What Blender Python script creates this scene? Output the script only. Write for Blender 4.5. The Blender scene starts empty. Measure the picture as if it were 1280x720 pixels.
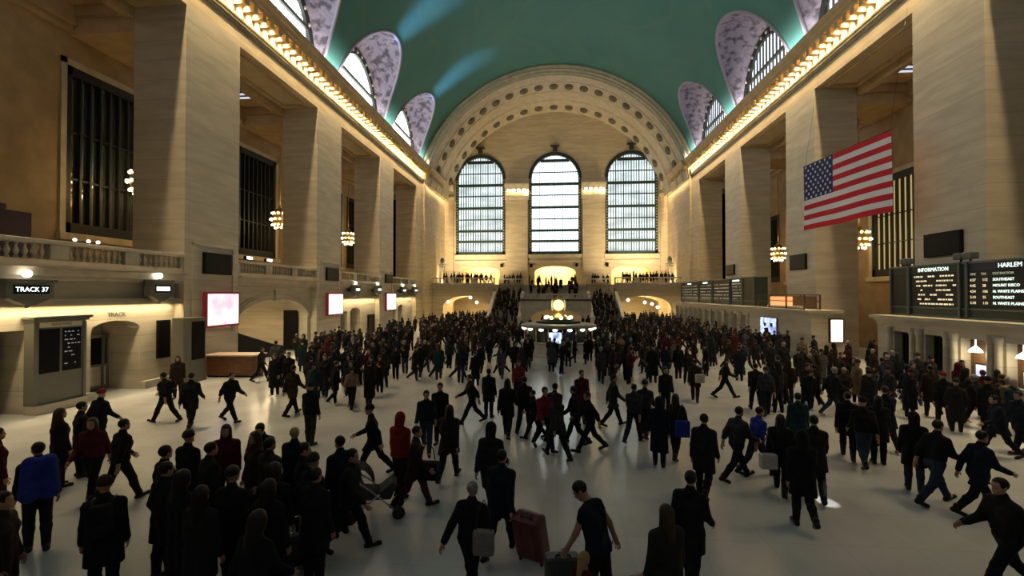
import bpy, math, random
import numpy as np
from mathutils import Vector, Matrix
random.seed(7)
PI = math.pi
SC = bpy.context.scene
COL = SC.collection
D = bpy.data

# ---------------------------------------------------------------- materials
MATS = {}
def nodes(name):
    m = D.materials.new(name); m.use_nodes = True
    nt = m.node_tree; b = nt.nodes['Principled BSDF']
    MATS[name] = m
    return m, nt, b
def plain(name, col, rough=.6, metal=0., emit=None, es=0., spec=None):
    m, nt, b = nodes(name)
    b.inputs['Base Color'].default_value = (*col, 1)
    b.inputs['Roughness'].default_value = rough
    b.inputs['Metallic'].default_value = metal
    if spec is not None: b.inputs['Specular IOR Level'].default_value = spec
    if emit:
        b.inputs['Emission Color'].default_value = (*emit, 1)
        b.inputs['Emission Strength'].default_value = es
    return m
def noise_mix(nt, b, c1, c2, scale, detail=4, vec=None, stretch=(1, 1, 1), lo=.35, hi=.65):
    tc = nt.nodes.new('ShaderNodeTexCoord')
    mp = nt.nodes.new('ShaderNodeMapping'); mp.inputs['Scale'].default_value = stretch
    nt.links.new(tc.outputs['Object'], mp.inputs['Vector'])
    n = nt.nodes.new('ShaderNodeTexNoise'); n.inputs['Scale'].default_value = scale; n.inputs['Detail'].default_value = detail
    nt.links.new(mp.outputs['Vector'], n.inputs['Vector'])
    r = nt.nodes.new('ShaderNodeValToRGB')
    r.color_ramp.elements[0].position = lo; r.color_ramp.elements[0].color = (*c1, 1)
    r.color_ramp.elements[1].position = hi; r.color_ramp.elements[1].color = (*c2, 1)
    nt.links.new(n.outputs['Fac'], r.inputs['Fac'])
    nt.links.new(r.outputs['Color'], b.inputs['Base Color'])
    return mp, n, r
def noisy(name, c1, c2, scale=2., rough=.6, stretch=(1, 1, 1), bump=0., metal=0., lo=.35, hi=.65):
    m, nt, b = nodes(name)
    mp, n, r = noise_mix(nt, b, c1, c2, scale, stretch=stretch, lo=lo, hi=hi)
    b.inputs['Roughness'].default_value = rough; b.inputs['Metallic'].default_value = metal
    if bump:
        bp = nt.nodes.new('ShaderNodeBump'); bp.inputs['Strength'].default_value = bump; bp.inputs['Distance'].default_value = .05
        nt.links.new(n.outputs['Fac'], bp.inputs['Height']); nt.links.new(bp.outputs['Normal'], b.inputs['Normal'])
    return m
def stone(name, c1, c2, joint, course=1.0, axis='z', rough=.55):
    """veined stone with fine horizontal courses"""
    m, nt, b = nodes(name)
    mp, n, r = noise_mix(nt, b, c1, c2, 1.1, detail=6, stretch=(.5, .5, 2.6))
    tc = nt.nodes.new('ShaderNodeTexCoord')
    sx = nt.nodes.new('ShaderNodeSeparateXYZ'); nt.links.new(tc.outputs['Object'], sx.inputs[0])
    mul = nt.nodes.new('ShaderNodeMath'); mul.operation = 'MULTIPLY'; mul.inputs[1].default_value = 1 / course
    nt.links.new(sx.outputs['Z'], mul.inputs[0])
    fr = nt.nodes.new('ShaderNodeMath'); fr.operation = 'FRACT'; nt.links.new(mul.outputs[0], fr.inputs[0])
    lt = nt.nodes.new('ShaderNodeMath'); lt.operation = 'LESS_THAN'; lt.inputs[1].default_value = .03
    nt.links.new(fr.outputs[0], lt.inputs[0])
    fl = nt.nodes.new('ShaderNodeMath'); fl.operation = 'FLOOR'; nt.links.new(mul.outputs[0], fl.inputs[0])
    wn = nt.nodes.new('ShaderNodeTexWhiteNoise'); wn.noise_dimensions = '1D'; nt.links.new(fl.outputs[0], wn.inputs['W'])
    mr = nt.nodes.new('ShaderNodeMapRange'); mr.inputs['To Min'].default_value = .93; mr.inputs['To Max'].default_value = 1.05
    nt.links.new(wn.outputs['Value'], mr.inputs['Value'])
    mx0 = nt.nodes.new('ShaderNodeVectorMath'); mx0.operation = 'SCALE'
    nt.links.new(r.outputs['Color'], mx0.inputs[0]); nt.links.new(mr.outputs['Result'], mx0.inputs['Scale'])
    mx = nt.nodes.new('ShaderNodeMix'); mx.data_type = 'RGBA'
    mx.inputs['B'].default_value = (*joint, 1)
    nt.links.new(mx0.outputs[0], mx.inputs['A']); nt.links.new(lt.outputs[0], mx.inputs['Factor'])
    nt.links.new(mx.outputs['Result'], b.inputs['Base Color'])
    b.inputs['Roughness'].default_value = rough
    return m
def glow(name, col, s, base=(.8, .8, .8), sample=True):
    m = plain(name, base, .5, emit=col, es=s)
    if not sample: m.cycles.emission_sampling = 'NONE'
    return m

# ---------------------------------------------------------------- mesh builder
class MB:
    def __init__(s): s.v = []; s.f = []; s.m = []; s.sm = []
    def add(s, vs, fs, m=0, smooth=False):
        o = len(s.v); s.v += [tuple(p) for p in vs]
        for f in fs: s.f.append(tuple(i + o for i in f)); s.m.append(m); s.sm.append(smooth)
        return s
    def box(s, x0, x1, y0, y1, z0, z1, m=0):
        if x0 > x1: x0, x1 = x1, x0
        if y0 > y1: y0, y1 = y1, y0
        if z0 > z1: z0, z1 = z1, z0
        vs = [(x, y, z) for z in (z0, z1) for y in (y0, y1) for x in (x0, x1)]
        return s.add(vs, [(0, 2, 3, 1), (4, 5, 7, 6), (0, 1, 5, 4), (2, 6, 7, 3), (0, 4, 6, 2), (1, 3, 7, 5)], m)
    def bbox(s, x0, x1, y0, y1, z0, z1, b=.02, m=0):
        """box with chamfered edges"""
        if x0 > x1: x0, x1 = x1, x0
        if y0 > y1: y0, y1 = y1, y0
        bm = __import__('bmesh').new()
        import bmesh
        bmesh.ops.create_cube(bm, size=1)
        for v in bm.verts:
            v.co = Vector(((x0 + x1) / 2 + v.co.x * (x1 - x0), (y0 + y1) / 2 + v.co.y * (y1 - y0), (z0 + z1) / 2 + v.co.z * (z1 - z0)))
        bmesh.ops.bevel(bm, geom=bm.edges[:], offset=b, segments=2, affect='EDGES', profile=.6)
        bm.verts.index_update()
        s.add([v.co[:] for v in bm.verts], [[v.index for v in f.verts] for f in bm.faces], m)
        bm.free(); return s
    def prism(s, poly, fn, d0, d1, m=0, smooth=False):
        """poly: 2d outline; fn(a,b,d)->xyz"""
        n = len(poly)
        vs = [fn(a, b, d0) for a, b in poly] + [fn(a, b, d1) for a, b in poly]
        fs = [tuple(range(n))[::-1], tuple(range(n, 2 * n))]
        s.add(vs, fs, m)
        o = len(s.v) - 2 * n
        for i in range(n):
            j = (i + 1) % n
            s.f.append((o + i, o + j, o + n + j, o + n + i)); s.m.append(m); s.sm.append(smooth)
        return s
    def sweep(s, prof, fn, ts, m=0, smooth=False, close=False, cap=True):
        """prof: open/closed list of (a,b); fn(a,b,t)->xyz along ts"""
        n = len(prof); o = len(s.v)
        for t in ts: s.v += [tuple(fn(a, b, t)) for a, b in prof]
        k = n if close else n - 1
        for i in range(len(ts) - 1):
            for j in range(k):
                jj = (j + 1) % n
                s.f.append((o + i * n + j, o + i * n + jj, o + (i + 1) * n + jj, o + (i + 1) * n + j)); s.m.append(m); s.sm.append(smooth)
        if close and cap:
            s.f.append(tuple(o + j for j in range(n))[::-1]); s.m.append(m); s.sm.append(False)
            e = o + (len(ts) - 1) * n
            s.f.append(tuple(e + j for j in range(n))); s.m.append(m); s.sm.append(False)
        return s
    def lathe(s, prof, n=16, c=(0, 0, 0), m=0, smooth=True):
        """prof (r,z) bottom to top"""
        o = len(s.v); k = len(prof)
        for i in range(n):
            a = 2 * PI * i / n
            for r, z in prof: s.v.append((c[0] + r * math.cos(a), c[1] + r * math.sin(a), c[2] + z))
        for i in range(n):
            j = (i + 1) % n
            for q in range(k - 1):
                s.f.append((o + i * k + q, o + j * k + q, o + j * k + q + 1, o + i * k + q + 1)); s.m.append(m); s.sm.append(smooth)
        if prof[0][0] > 1e-4: s.f.append(tuple(o + i * k for i in range(n))[::-1]); s.m.append(m); s.sm.append(False)
        if prof[-1][0] > 1e-4: s.f.append(tuple(o + i * k + k - 1 for i in range(n))); s.m.append(m); s.sm.append(False)
        return s
    def ball(s, c, r, n=10, k=6, m=0):
        rx, ry, rz = r if isinstance(r, tuple) else (r, r, r)
        o = len(s.v)
        for i in range(n):
            a = 2 * PI * i / n
            for q in range(k + 1):
                t = PI * q / k
                s.v.append((c[0] + rx * math.sin(t) * math.cos(a), c[1] + ry * math.sin(t) * math.sin(a), c[2] - rz * math.cos(t)))
        for i in range(n):
            j = (i + 1) % n
            for q in range(k):
                s.f.append((o + i * (k + 1) + q, o + j * (k + 1) + q, o + j * (k + 1) + q + 1, o + i * (k + 1) + q + 1)); s.m.append(m); s.sm.append(True)
        return s
    def tube(s, pts, r, n=8, m=0, close=False):
        pts = [Vector(p) for p in pts]; o = len(s.v); k = len(pts)
        rs = r if isinstance(r, (list, tuple)) else [r] * k
        up = Vector((0, 0, 1))
        for i, p in enumerate(pts):
            a = pts[i - 1] if (i or close) else p
            b = pts[(i + 1) % k] if (i < k - 1 or close) else p
            t = (b - a).normalized()
            u = t.cross(up)
            if u.length < 1e-3: u = t.cross(Vector((1, 0, 0)))
            u.normalize(); w = u.cross(t)
            for j in range(n):
                an = 2 * PI * j / n
                s.v.append(tuple(p + (u * math.cos(an) + w * math.sin(an)) * rs[i]))
        for i in range(k if close else k - 1):
            ii = (i + 1) % k
            for j in range(n):
                jj = (j + 1) % n
                s.f.append((o + i * n + j, o + i * n + jj, o + ii * n + jj, o + ii * n + j)); s.m.append(m); s.sm.append(True)
        if not close:
            s.f.append(tuple(o + j for j in range(n))[::-1]); s.m.append(m); s.sm.append(False)
            s.f.append(tuple(o + (k - 1) * n + j for j in range(n))); s.m.append(m); s.sm.append(False)
        return s
    def mesh(s, name, mats):
        me = D.meshes.new(name); me.from_pydata(s.v, [], s.f)
        for m in (mats if isinstance(mats, (list, tuple)) else [mats]): me.materials.append(MATS[m] if isinstance(m, str) else m)
        me.polygons.foreach_set('material_index', s.m); me.polygons.foreach_set('use_smooth', s.sm)
        me.update(); return me
    def fix(s, me):
        import bmesh
        bm = bmesh.new(); bm.from_mesh(me); bmesh.ops.recalc_face_normals(bm, faces=bm.faces[:]); bm.to_mesh(me); bm.free()
    def obj(s, name, mats, parent=None, loc=None, fix=True):
        me = s.mesh(name, mats)
        if fix: s.fix(me)
        return link(name, me, parent, loc)

def link(name, data, parent=None, loc=None):
    o = D.objects.new(name, data); COL.objects.link(o)
    if parent: o.parent = parent
    if loc: o.location = loc
    return o
def tag(o, label=None, cat=None, group=None, kind=None):
    if label: o['label'] = label
    if cat: o['category'] = cat
    if group: o['group'] = group
    if kind: o['kind'] = kind
    return o
def thing(name, label, cat, loc=(0, 0, 0), rz=0., group=None):
    o = link(name, None, None, loc); o.rotation_euler.z = rz; o.empty_display_size = .2
    return tag(o, label, cat, group)
def struct(mb, name, mats, fix=True):
    o = mb.obj(name, mats, fix=fix); o['kind'] = 'structure'; return o
def copy_tree(o, parent=None, loc=None, rz=None):
    c = o.copy(); COL.objects.link(c)
    if parent: c.parent = parent
    if loc is not None: c.location = loc
    if rz is not None: c.rotation_euler.z = rz
    for ch in list(o.children): copy_tree(ch, c)
    return c
def text(name, body, size, mat, parent, loc, rot, align='LEFT', ext=.004):
    cu = D.curves.new(name, 'FONT'); cu.body = body; cu.size = size; cu.align_x = align; cu.align_y = 'CENTER'; cu.extrude = ext
    cu.materials.append(MATS[mat]); cu.resolution_u = 2
    tmp = D.objects.new(name, cu); COL.objects.link(tmp)
    dg = bpy.context.evaluated_depsgraph_get(); me = D.meshes.new_from_object(tmp.evaluated_get(dg)); me.name = name
    D.objects.remove(tmp); D.curves.remove(cu)
    if not me.materials: me.materials.append(MATS[mat])
    o = link(name, me, parent, loc); o.rotation_euler = rot
    return o
def area(name, loc, rot, sx, sy, power, col, spread=PI):
    l = D.lights.new(name, 'AREA'); l.shape = 'RECTANGLE'; l.size = sx; l.size_y = sy; l.energy = power; l.color = col; l.spread = spread
    o = link(name, l, None, loc); o.rotation_euler = rot; return o
def point(name, loc, power, col, r=.3):
    l = D.lights.new(name, 'POINT'); l.energy = power; l.color = col; l.shadow_soft_size = r
    return link(name, l, None, loc)

# wall panel with (segmental or round) arched or flat openings.
# fn(u,d,z)->xyz ; openings (ua,ub,zsill,zspring,rise)
def wall_panel(mb, fn, u0, u1, z0, z1, d0, d1, ops, m=0, n=14):
    def bx(ua, ub, za, zb):
        if ub - ua < 1e-4 or zb - za < 1e-4: return
        vs = [fn(u, d, z) for z in (za, zb) for d in (d0, d1) for u in (ua, ub)]
        mb.add(vs, [(0, 2, 3, 1), (4, 5, 7, 6), (0, 1, 5, 4), (2, 6, 7, 3), (0, 4, 6, 2), (1, 3, 7, 5)], m)
    ops = sorted(ops); cur = u0
    for ua, ub, zs, zp, rise in ops:
        bx(cur, ua, z0, z1); bx(ua, ub, z0, zs)
        if rise < 1e-3: bx(ua, ub, zp, z1)
        else:
            for i in range(n):
                t0, t1 = PI * i / n, PI * (i + 1) / n
                c, h = (ua + ub) / 2, (ub - ua) / 2
                p0 = (c - h * math.cos(t0), zp + rise * math.sin(t0)); p1 = (c - h * math.cos(t1), zp + rise * math.sin(t1))
                mb.prism([p0, p1, (p1[0], z1), (p0[0], z1)], lambda a, b, d: fn(a, d, b), d0, d1, m)
        cur = ub
    bx(cur, u1, z0, z1)
    return mb
# ================================================================ camera
C = 4.3                      # eye height above the concourse floor
cam = D.cameras.new('camera'); camo = link('camera', cam)
F_PX = 576.3
cam.sensor_fit = 'HORIZONTAL'; cam.sensor_width = 36.; cam.lens = F_PX / 1280 * 36.
cam.clip_end = 300
camo.location = (-.07, 0, C)
camo.rotation_euler = (PI / 2 + .0127, 0, .0896)
SC.camera = camo
SC.view_settings.view_transform = 'Standard'; SC.view_settings.look = 'None'; SC.view_settings.gamma = 1
SC.view_settings.use_curve_mapping = False
SC.view_settings.exposure = 0.6

# ================================================================ materials
stone('wall_stone', (.50, .40, .26), (.62, .51, .345), (.40, .32, .2))
stone('pier_stone', (.50, .44, .335), (.61, .55, .43), (.43, .385, .29))
stone('low_stone', (.43, .38, .29), (.53, .47, .365), (.34, .30, .22), course=.8)
noisy('trim_stone', (.50, .43, .30), (.62, .54, .39), 1.5)
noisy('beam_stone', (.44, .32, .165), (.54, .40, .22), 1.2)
noisy('arch_stone', (.46, .40, .28), (.56, .49, .36), 1.2)
noisy('balustrade_stone', (.44, .39, .30), (.54, .48, .38), 2)
noisy('rosette_stone', (.10, .085, .055), (.17, .14, .09), 4)
noisy('aisle_stone', (.34, .235, .11), (.43, .305, .15), 1.2)  # aisle dimness and warm lamplight put into the stone colour
noisy('dark_stone', (.17, .14, .08), (.24, .20, .12), 1.2)  # shade on the architrave mouldings put into the stone colour
plain('bronze', (.045, .047, .035), .45, .3)
plain('dark_bronze', (.022, .024, .02), .5, .3)
plain('iron_green', (.03, .05, .042), .5)
plain('black', (.006, .006, .007), .5, spec=.12)
plain('panel_black', (.004, .004, .005), .4, spec=.15)
plain('dark_glass', (.03, .03, .026), .06, 0, spec=.9); plain('glossy_black', (.004, .004, .005), .2)
plain('door_dark', (.02, .014, .01), .5)
# lunette relief: carved plaster ornament, blue floodlight tint put into its lavender colour
m, nt, b = nodes('lunette_relief')
mp, n, r = noise_mix(nt, b, (.11, .095, .125), (.34, .30, .39), 1.6, detail=7, lo=.38, hi=.53)
b.inputs['Roughness'].default_value = .8
bp = nt.nodes.new('ShaderNodeBump'); bp.inputs['Strength'].default_value = .9; bp.inputs['Distance'].default_value = .25
nt.links.new(n.outputs['Fac'], bp.inputs['Height']); nt.links.new(bp.outputs['Normal'], b.inputs['Normal'])
plain('lunette_rim', (.36, .32, .39), .7)  # same blue tint of the light put into the rim colour
# painted vault: teal with faint gold figures
m, nt, b = nodes('vault_teal')
mp, n, r = noise_mix(nt, b, (.062, .20, .19), (.078, .235, .215), .12, detail=3)
tc = nt.nodes.new('ShaderNodeTexCoord'); wv = nt.nodes.new('ShaderNodeTexWave'); wv.inputs['Scale'].default_value = .06; wv.inputs['Distortion'].default_value = 14; wv.inputs['Detail'].default_value = 2
nt.links.new(tc.outputs['Object'], wv.inputs['Vector'])
rp = nt.nodes.new('ShaderNodeValToRGB'); rp.color_ramp.elements[0].position = .965; rp.color_ramp.elements[0].color = (0, 0, 0, 1); rp.color_ramp.elements[1].position = 1; rp.color_ramp.elements[1].color = (.07, .07, .07, 1)
nt.links.new(wv.outputs['Fac'], rp.inputs['Fac'])
mx = nt.nodes.new('ShaderNodeMix'); mx.data_type = 'RGBA'; mx.inputs['B'].default_value = (.30, .28, .13, 1)
nt.links.new(r.outputs['Color'], mx.inputs['A']); nt.links.new(rp.outputs['Color'], mx.inputs['Factor']); nt.links.new(mx.outputs['Result'], b.inputs['Base Color'])
b.inputs['Roughness'].default_value = .75
# marble floor: big slabs, faint joints, waxed
m, nt, b = nodes('floor_marble')
mp, n, r = noise_mix(nt, b, (.455, .46, .465), (.555, .56, .565), .55, detail=7)
tc = nt.nodes.new('ShaderNodeTexCoord'); bk = nt.nodes.new('ShaderNodeTexBrick'); bk.offset = 0.; bk.inputs['Scale'].default_value = 1
bk.inputs['Brick Width'].default_value = 1.2; bk.inputs['Row Height'].default_value = 1.2; bk.inputs['Mortar Size'].default_value = .012
bk.inputs['Color1'].default_value = (1, 1, 1, 1); bk.inputs['Color2'].default_value = (.96, .96, .96, 1); bk.inputs['Mortar'].default_value = (.90, .89, .88, 1)
nt.links.new(tc.outputs['Object'], bk.inputs['Vector'])
mx = nt.nodes.new('ShaderNodeMix'); mx.data_type = 'RGBA'; mx.blend_type = 'MULTIPLY'; mx.inputs['Factor'].default_value = 1
nt.links.new(r.outputs['Color'], mx.inputs['A']); nt.links.new(bk.outputs['Color'], mx.inputs['B']); nt.links.new(mx.outputs['Result'], b.inputs['Base Color'])
b.inputs['Roughness'].default_value = .24
# daylight behind glass
def sky_glass(name, col, s, dark=.75):
    m, nt, b = nodes(name)
    b.inputs['Base Color'].default_value = (.2, .22, .24, 1); b.inputs['Roughness'].default_value = .25
    tc = nt.nodes.new('ShaderNodeTexCoord'); n = nt.nodes.new('ShaderNodeTexNoise'); n.inputs['Scale'].default_value = .5; n.inputs['Detail'].default_value = 3
    mp = nt.nodes.new('ShaderNodeMapping'); mp.inputs['Scale'].default_value = (.5, 1, 1.6)
    nt.links.new(tc.outputs['Object'], mp.inputs['Vector']); nt.links.new(mp.outputs['Vector'], n.inputs['Vector'])
    r = nt.nodes.new('ShaderNodeMapRange'); r.inputs['From Min'].default_value = .35; r.inputs['From Max'].default_value = .65
    r.inputs['To Min'].default_value = s * dark; r.inputs['To Max'].default_value = s
    nt.links.new(n.outputs['Fac'], r.inputs['Value']); nt.links.new(r.outputs['Result'], b.inputs['Emission Strength'])
    b.inputs['Emission Color'].default_value = (*col, 1)
    return m
sky_glass('day_center', (.80, .93, 1.), 1.7, .72); sky_glass('day_west', (.84, .94, 1.), .5, .8)
sky_glass('day_side', (.78, .92, .94), .95, .55)
sky_glass('day_lunette', (.90, .96, 1.), 4.5, .85)
sky_glass('day_lunette_dim', (.80, .86, 1.), 1.6, .75)
glow('warm_bulb', (1., .84, .46), 9., sample=False)
glow('globe_glow', (1., .93, .72), 5., sample=False)
glow('warm_room', (1., .70, .24), .9)
glow('warm_room_white', (1., .84, .45), 1.5)

# ================================================================ floor
mb = MB(); mb.box(-34, 34, -11, 92, -.3, 0)
fl = struct(mb, 'floor', ['floor_marble'])

W = 18.3
PIERS = [(-4.6, -.65), (8.35, 12.3), (21.3, 25.25), (34.15, 38.2), (47.1, 51.2)]
BAYS = [(-.65, 8.35), (12.3, 21.3), (25.25, 34.15), (38.2, 47.1), (51.2, 60.05)]
BAYC = [3.85, 16.8, 29.7, 42.65, 55.6]
XB = 6.4                                   # depth of the side aisles behind the wall plane
ZT = 18.76                                 # top of the openings
for s, nm in ((-1, 'left'), (1, 'right')):
    fn = lambda y, d, z, s=s: (s * (W + d), y, z)
    # upper wall and end wall
    mb = MB()
    wall_panel(mb, fn, -10, 60.05, ZT, 22.0, 0, 2.8, [])
    wall_panel(mb, fn, 60.05, 63.1, 0, 22.0, 0, 2.8, [])
    wall_panel(mb, fn, 63.1, 75.5, 0, 22.0, -.3, 2.8, [])
    wall_panel(mb, fn, -10, -4.6, 0, ZT, 0, 2.8, [])
    struct(mb, 'wall_' + nm, ['wall_stone'])
    for a, b_ in PIERS:
        mb = MB(); wall_panel(mb, fn, a, b_, 0, ZT, 0, 2.8, [])
        struct(mb, 'pier', ['pier_stone'])
    # aisle ceiling, beams, soffit mouldings
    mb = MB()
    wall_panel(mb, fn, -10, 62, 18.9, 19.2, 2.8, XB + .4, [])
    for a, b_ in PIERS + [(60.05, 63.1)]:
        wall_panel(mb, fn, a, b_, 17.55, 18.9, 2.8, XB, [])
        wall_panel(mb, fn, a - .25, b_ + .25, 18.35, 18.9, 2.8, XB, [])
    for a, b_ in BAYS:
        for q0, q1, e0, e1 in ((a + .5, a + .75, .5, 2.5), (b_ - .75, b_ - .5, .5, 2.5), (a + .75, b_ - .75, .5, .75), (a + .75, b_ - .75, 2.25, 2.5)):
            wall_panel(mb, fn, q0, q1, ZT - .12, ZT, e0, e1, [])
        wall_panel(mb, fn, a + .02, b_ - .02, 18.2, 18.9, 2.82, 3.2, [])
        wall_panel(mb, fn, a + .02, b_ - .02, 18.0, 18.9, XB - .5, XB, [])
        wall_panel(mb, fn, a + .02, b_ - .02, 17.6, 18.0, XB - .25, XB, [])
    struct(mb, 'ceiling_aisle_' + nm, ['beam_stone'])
    # aisle back wall
    mb = MB()
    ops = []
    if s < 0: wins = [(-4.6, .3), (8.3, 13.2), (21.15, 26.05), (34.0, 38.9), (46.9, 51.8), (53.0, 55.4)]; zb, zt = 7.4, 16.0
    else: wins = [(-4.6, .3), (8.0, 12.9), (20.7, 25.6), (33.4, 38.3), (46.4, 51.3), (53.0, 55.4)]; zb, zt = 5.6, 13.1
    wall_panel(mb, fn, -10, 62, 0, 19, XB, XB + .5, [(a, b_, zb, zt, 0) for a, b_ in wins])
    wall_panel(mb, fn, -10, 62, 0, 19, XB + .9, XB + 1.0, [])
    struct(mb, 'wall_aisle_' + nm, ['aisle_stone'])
    mb = MB()
    for a, b_ in wins[:-1]:                 # stone surround of each aisle window
        wall_panel(mb, fn, a - .28, a, zb - .3, zt + .3, XB - .08, XB + .1, [])
        wall_panel(mb, fn, b_, b_ + .28, zb - .3, zt + .3, XB - .08, XB + .1, [])
        wall_panel(mb, fn, a - .28, b_ + .28, zt, zt + .3, XB - .08, XB + .1, [])
        wall_panel(mb, fn, a - .4, b_ + .4, zb - .35, zb, XB - .25, XB + .1, [])
    struct(mb, 'trim_aisle_' + nm, ['trim_stone'])
    # cornice: architrave mouldings, frieze, lamp trough and corona
    def cor(a, z, y, s=s):
        off = .3 if y > 63.1 else 0
        return (s * (W - a - off), y, z)
    mb = MB()
    ys = [-10, 63.1, 63.101, 75.5]
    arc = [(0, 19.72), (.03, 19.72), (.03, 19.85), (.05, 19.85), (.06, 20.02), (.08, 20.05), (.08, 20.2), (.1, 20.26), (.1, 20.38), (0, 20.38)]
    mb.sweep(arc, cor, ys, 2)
    top = [(0, 21.32), (.75, 21.32), (.75, 21.5), (.86, 21.56), (.9, 21.75), (1.02, 21.85), (1.1, 22.02), (1.1, 22.14), (0, 22.14)]
    mb.sweep(top, cor, ys, 1)
    ny = int(85 / .8)
    for i in range(ny):                      # dentils between the lamps
        y = -9.6 + .8 * i
        if y > 75: break
        off = .3 if y > 63.1 else 0
        mb.box(s * (W - off - .0), s * (W - off - .74), y - .17, y + .17, 20.9, 21.34, 1)
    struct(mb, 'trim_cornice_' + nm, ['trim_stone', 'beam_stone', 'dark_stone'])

# ---------------------------------------------------------------- vault with lunette cut-outs
R_V, ZC = 19.5, 16.2
PH0, PHT = math.asin(5.9 / R_V), .70
LH = 5.3
def vp(s, ph, y): return (s * R_V * math.cos(ph), y, ZC + R_V * math.sin(ph))
mb = MB()
for s in (-1, 1):
    rows = []
    nr, ncol = 18, 5
    phs = [PH0 + (PHT - PH0) * (1 - (1 - i / nr) ** 1.8) for i in range(nr + 1)]
    for ph in phs:
        q = (ph - PH0) / (PHT - PH0); h = LH * math.sqrt(max(0, 1 - q ** 2.2))
        edges = [-10.]
        for c in BAYC: edges += [c - h, c + h]
        edges.append(63.1)
        row = []
        for k in range(0, len(edges), 2):
            a, b_ = edges[k], edges[k + 1]
            row.append([vp(s, ph, a + (b_ - a) * j / ncol) for j in range(ncol + 1)])
        rows.append(row)
    for i in range(nr):
        for k in range(len(rows[0])):
            a, b_ = rows[i][k], rows[i + 1][k]
            for j in range(ncol): mb.add([a[j], a[j + 1], b_[j + 1], b_[j]], [(0, 1, 2, 3)], 0, True)
    N2 = 14
    ys = sorted(set([-10 + 73.1 * i / 24 for i in range(25)]))
    for i in range(N2):
        p0 = PHT + (PI / 2 - PHT) * i / N2; p1 = PHT + (PI / 2 - PHT) * (i + 1) / N2
        for a, b_ in zip(ys[:-1], ys[1:]):
            mb.add([vp(s, p0, a), vp(s, p0, b_), vp(s, p1, b_), vp(s, p1, a)], [(0, 1, 2, 3)], 0, True)
import bmesh
me = mb.mesh('ceiling', ['vault_teal'])
bm = bmesh.new(); bm.from_mesh(me); bmesh.ops.remove_doubles(bm, verts=bm.verts[:], dist=.002)
bmesh.ops.recalc_face_normals(bm, faces=bm.faces[:]); bm.to_mesh(me); bm.free()
ce = link('ceiling', me); ce['kind'] = 'structure'

# lunettes and their windows
WN = [0]
def lunette(s, c):
    mb = MB(); n, k = 28, 6
    def V(a):
        q = math.sin(a) ** (2 / 2.2); return Vector(vp(s, PH0 + (PHT - PH0) * q, c - LH * math.cos(a)))
    def Wd(a): return Vector((s * 18.95, c - 4.75 * math.cos(a), 22.0 + 5.7 * math.sin(a)))
    prof = []
    for i in range(n + 1):
        a = PI * i / n; v, w = V(a), Wd(a)
        row = []
        for j in range(k + 1):
            t = j / k; p = v.lerp(w, t); p.z += .55 * math.sin(PI * t) * math.sin(a)
            row.append(tuple(p))
        prof.append(row)
    o = 0
    for i in range(n):
        for j in range(k):
            mb.add([prof[i][j], prof[i + 1][j], prof[i + 1][j + 1], prof[i][j + 1]], [(0, 1, 2, 3)], 0, True)
    mb.tube([V(PI * i / 40) for i in range(41)], .14, 6, 1)
    struct(mb, 'trim_lunette', ['lunette_relief', 'lunette_rim'])
    WN[0] += 1
    root = link('window_%d' % WN[0], None, None, (s * 18.95, c, 22.0)); root['kind'] = 'structure'
    fr = MB(); mu = MB(); pa = MB()
    arc = [(-4.75 * math.cos(PI * i / 28), 5.7 * math.sin(PI * i / 28)) for i in range(29)]
    inn = [(-4.15 * math.cos(PI * i / 28), 5.05 * math.sin(PI * i / 28)) for i in range(29)]
    for i in range(28):
        fr.prism([arc[i], arc[i + 1], inn[i + 1], inn[i]], lambda a, b_, d: (-s * d, a, b_), -.05, .3)
    for i in range(5, 24, 2):
        p = ((arc[i][0] + inn[i][0]) / 2, (arc[i][1] + inn[i][1]) / 2)
        fr.ball((-s * .3, p[0], p[1]), .16, 6, 4, 1)
    pa.prism(inn, lambda a, b_, d: (-s * d, a, b_), 0, .04)
    for zz in (2.6,): 
        hw = 4.15 * math.sqrt(1 - (zz / 5.05) ** 2); mu.box(-s * .05, -s * .25, -hw, hw, zz - .14, zz + .14)
    for i in range(-6, 7):
        y = i * .62; hh = 5.05 * math.sqrt(max(0, 1 - (y / 4.15) ** 2)); wd = .025 if s < 0 else .07
        mu.box(-s * .05, -s * (.07 if s < 0 else .16), y - wd, y + wd, -.3, hh)
    fr.obj('frame', ['dark_bronze', 'trim_stone'], root); mu.obj('mullion', 'bronze', root)
    pa.obj('pane', 'day_lunette' if s < 0 else 'day_lunette_dim', root)
for s in (-1, 1):
    for c in BAYC: lunette(s, c)

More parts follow.
